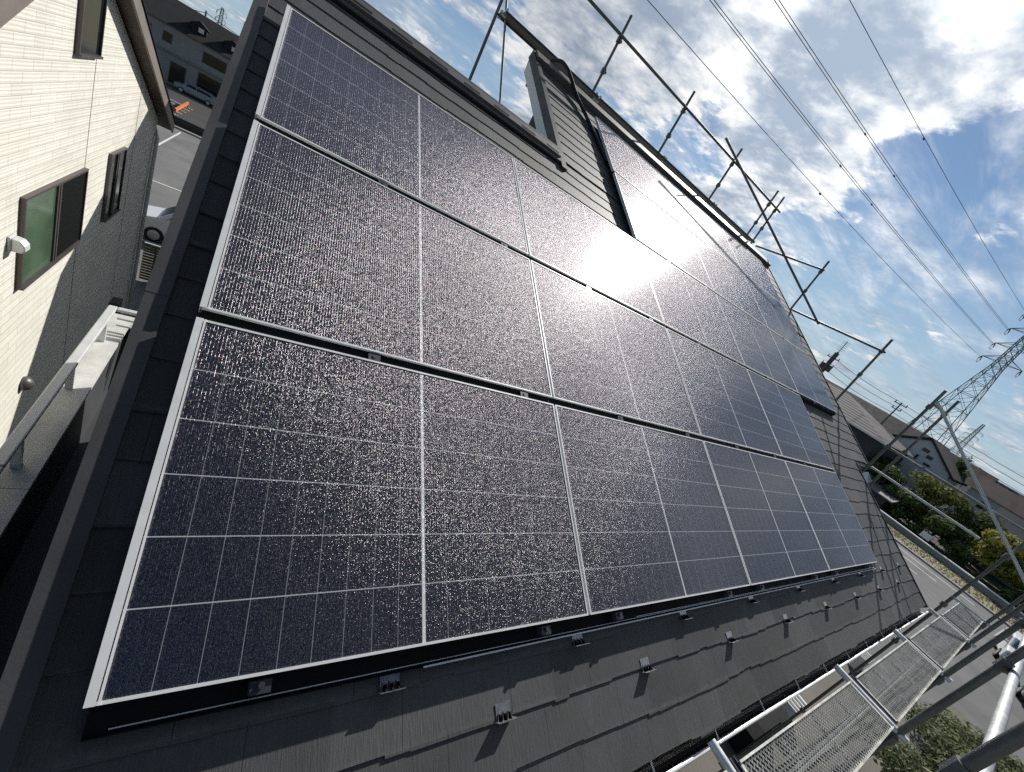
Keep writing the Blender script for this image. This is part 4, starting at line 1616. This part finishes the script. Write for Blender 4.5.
# ================================================================== PYLONS, POLES, WIRES
def pylon(name, loc, H, w0, w1, waist, arms, armlen, rz, label, t=0.16):
    p = empty(name, loc)
    p.rotation_euler = (0, 0, rz)
    tag(p, label, 'pylon')
    def hw(z):
        return w0 + (w1 - w0) * min(1, z / waist) if z < waist else w1 + (w1 * 0.55 - w1) * (z - waist) / (H - waist)
    b = MB()
    levels = []
    z = 0.0
    while z < H - 0.5:
        levels.append(z)
        z += max(1.5, hw(z) * 1.7)
    levels.append(H)
    for i in range(len(levels) - 1):
        z0, z1 = levels[i], levels[i + 1]
        a, c = hw(z0), hw(z1)
        q0 = [(-a, -a, z0), (a, -a, z0), (a, a, z0), (-a, a, z0)]
        q1 = [(-c, -c, z1), (c, -c, z1), (c, c, z1), (-c, c, z1)]
        for k in range(4):
            k2 = (k + 1) % 4
            b.bar(q0[k], q1[k], t, t, (1, 0.3, 0))
            b.bar(q0[k], q1[k2], t * 0.5, t * 0.5, (1, 0.3, 0))
            b.bar(q0[k2], q1[k], t * 0.5, t * 0.5, (1, 0.3, 0))
            b.bar(q1[k], q1[k2], t * 0.6, t * 0.6, (0, 0, 1))
    b.build('lattice_mast', M['lattice'], p)
    for z in arms:
        for s in (-1, 1):
            b = MB()
            a = hw(z)
            tip = (0, s * armlen, z)
            for x in (-a, a):
                b.bar((x, s * a, z), tip, t * 0.6, t * 0.6)
                b.bar((x, s * a, z + 1.3), tip, t * 0.6, t * 0.6)
            am = b.build('cross_arm', M['lattice'], p)
            b = MB()
            for dx in (-1, 1):
                b.tube([(0, s * armlen, z), (dx * 0.9, s * armlen, z - 0.9)], 0.11, 6)
            b.tube([(-0.9, s * armlen, z - 0.9), (-0.5, s * armlen, z - 1.7), (0.5, s * armlen, z - 1.7), (0.9, s * armlen, z - 0.9)], 0.05, 5)
            b.build('insulator', M['insul'], am)
    return p


pylon('pylon', (147.3, 26.6, 0), 47.0, 4.6, 0.95, 31.5, (32.5, 36.2, 40.3, 44.2), 3.7, radians(-4), 'tall lattice pylon rising behind the pale gable house')
pylon('pylon', (450, 63.5, 0), 41.5, 4.0, 1.2, 26, (27, 31, 35), 4.2, radians(-4), 'small faint pylon far off, right of the tall one', 0.22)
pylon('pylon', (-30.2, 310, 0), 21, 1.6, 0.8, 12, (13, 16, 19), 2.0, radians(86), 'tiny faint pylon on the horizon above the apartment block', 0.16)


def wire(y0, z0, sag_at0, label, r=0.034, dual=0.0):
    """overhead line from the tall pylon back over the viewer: lateral line y = y0 - 0.0736*(x-147.3)"""
    b = MB()
    for off in ((-dual / 2, dual / 2) if dual else (0.0,)):
        pts = []
        for k in range(61):
            x = 147.3 - 300.0 * k / 60
            t = (147.3 - x) / 300.0
            z = z0 - sag_at0 * 4 * t * (1 - t)
            pts.append((x, y0 + 0.0736 * (147.3 - x) + off, z))
        b.tube(pts, r, 5, caps=False)
    o = b.build('power_line', M['wire'], smooth=True)
    for k in (19, 22):
        pass
    tag(o, label, 'power line', 'power lines crossing the sky')
    return o


YL = 30.1
DT = ((0.2946,), (0.2948, 0.2582), (0.2944, 0.2585), (0.2586,))
for (z0, sag, lb, dual, dts) in ((32.0, 4.2, 'lowest single power line, nearest the roof ridge in the sky', 0.0, DT[0]),
                            (35.6, 4.1, 'second power line pair counted up from the roof', 0.45, DT[1]),
                            (39.6, 4.0, 'third power line pair counted up from the roof', 0.45, DT[2]),
                            (44.2, 3.4, 'topmost single power line, nearest the sun', 0.0, DT[3])):
    o = wire(YL, z0, sag, lb, dual=dual)
    b = MB()
    for t in dts:
        x = 147.3 - 300 * t
        z = z0 - sag * 4 * t * (1 - t)
        y = YL + 0.0736 * (147.3 - x)
        b.tube([(x - 0.2, y, z - 0.12), (x + 0.2, y, z - 0.12)], 0.10, 6)
    b.build('line_damper', M['wire'], o)


def utility_pole(loc, H, label, arms, r=0.17, drum=False, aerial=False):
    p = empty('utility_pole', loc)
    tag(p, label, 'utility pole', 'utility poles')
    b = MB()
    b.tube([(0, 0, 0), (0, 0, H)], r, 10, radii=[r, r * 0.65])
    b.build('pole', M['lattice'], p, smooth=True)
    for z, w in arms:
        b = MB()
        b.bar((0, -w / 2, z), (0, w / 2, z), 0.12, 0.12)
        for y in (-w / 2 + 0.1, 0, w / 2 - 0.1):
            b.tube([(0, y, z + 0.06), (0, y, z + 0.35)], 0.06, 6)
        b.build('cross_arm', M['insul'], p)
    if drum:
        b = MB()
        for y in (-0.55, 0.55):
            b.tube([(0, y, H - 3.2), (0, y, H - 2.2)], 0.33, 10)
        b.tube([(0, 0, H - 3.6), (0, 0, H - 0.2)], 0.34, 8)
        b.build('transformer', M['insul'], p)
    if aerial:
        b = MB()
        b.tube([(0, 0, H), (0, 0, H + 1.9)], 0.05, 6)
        for k in range(6):
            b.bar((0, -0.5, H + 0.3 + 0.28 * k), (0, 0.5, H + 0.3 + 0.28 * k), 0.04, 0.04)
        b.build('aerial', M['lattice'], p)
    return p


utility_pole((75, 27.9, 0), 13.3, 'thick utility pole with transformer and aerial above the panels right corner', ((12.2, 1.8), (11.0, 1.8)), 0.22, True, True)
utility_pole((78, 18.2, 0), 11.3, 'thin utility pole with cross arm over the ribbed roof house', ((11.0, 1.6), (10.2, 1.2)), 0.13)
utility_pole((-16.4, 110, 0), 9.6, 'utility pole behind the apartment block, left one', ((9.2, 1.4),), 0.2)
utility_pole((-12.8, 110, 0), 10.6, 'utility pole behind the apartment block, right one', ((10.1, 1.8),), 0.2)


def slack(a, c, sag, n=14):
    a, c = Vector(a), Vector(c)
    return [a.lerp(c, k / n) - Vector((0, 0, sag * 4 * (k / n) * (1 - k / n))) for k in range(n + 1)]


for (dy, z1, z2, z3, lb) in ((0.6, 12.5, 11.3, 11.0, 'upper street cable sagging between the poles over the ribbed roof'),
                             (0.0, 11.4, 10.5, 10.2, 'middle street cable sagging between the poles over the ribbed roof'),
                             (-0.3, 10.3, 9.6, 9.3, 'lowest street cable sagging between the poles over the ribbed roof')):
    b = MB()
    b.tube(slack((75, 27.9 + dy, z1), (78, 18.2 + dy, z2), 0.35), 0.035, 5, caps=False)
    b.tube(slack((78, 18.2 + dy, z2), (86, -22 + dy, z3), 0.9), 0.03, 5, caps=False)
    tag(b.build('street_cable', M['wire'], smooth=True), lb, 'cable', 'street cables on the right')
b = MB()
b.tube(slack((-40, 104, 9.6), (-16.4, 110, 9.4), 0.5) + slack((-16.4, 110, 9.4), (-12.8, 110, 10.3), 0.2)[1:] + slack((-12.8, 110, 10.3), (20, 116, 9.0), 0.6)[1:], 0.05, 5, caps=False)
tag(b.build('street_cable', M['wire'], smooth=True), 'thin cable across the sky behind the apartment block on the left', 'cable')
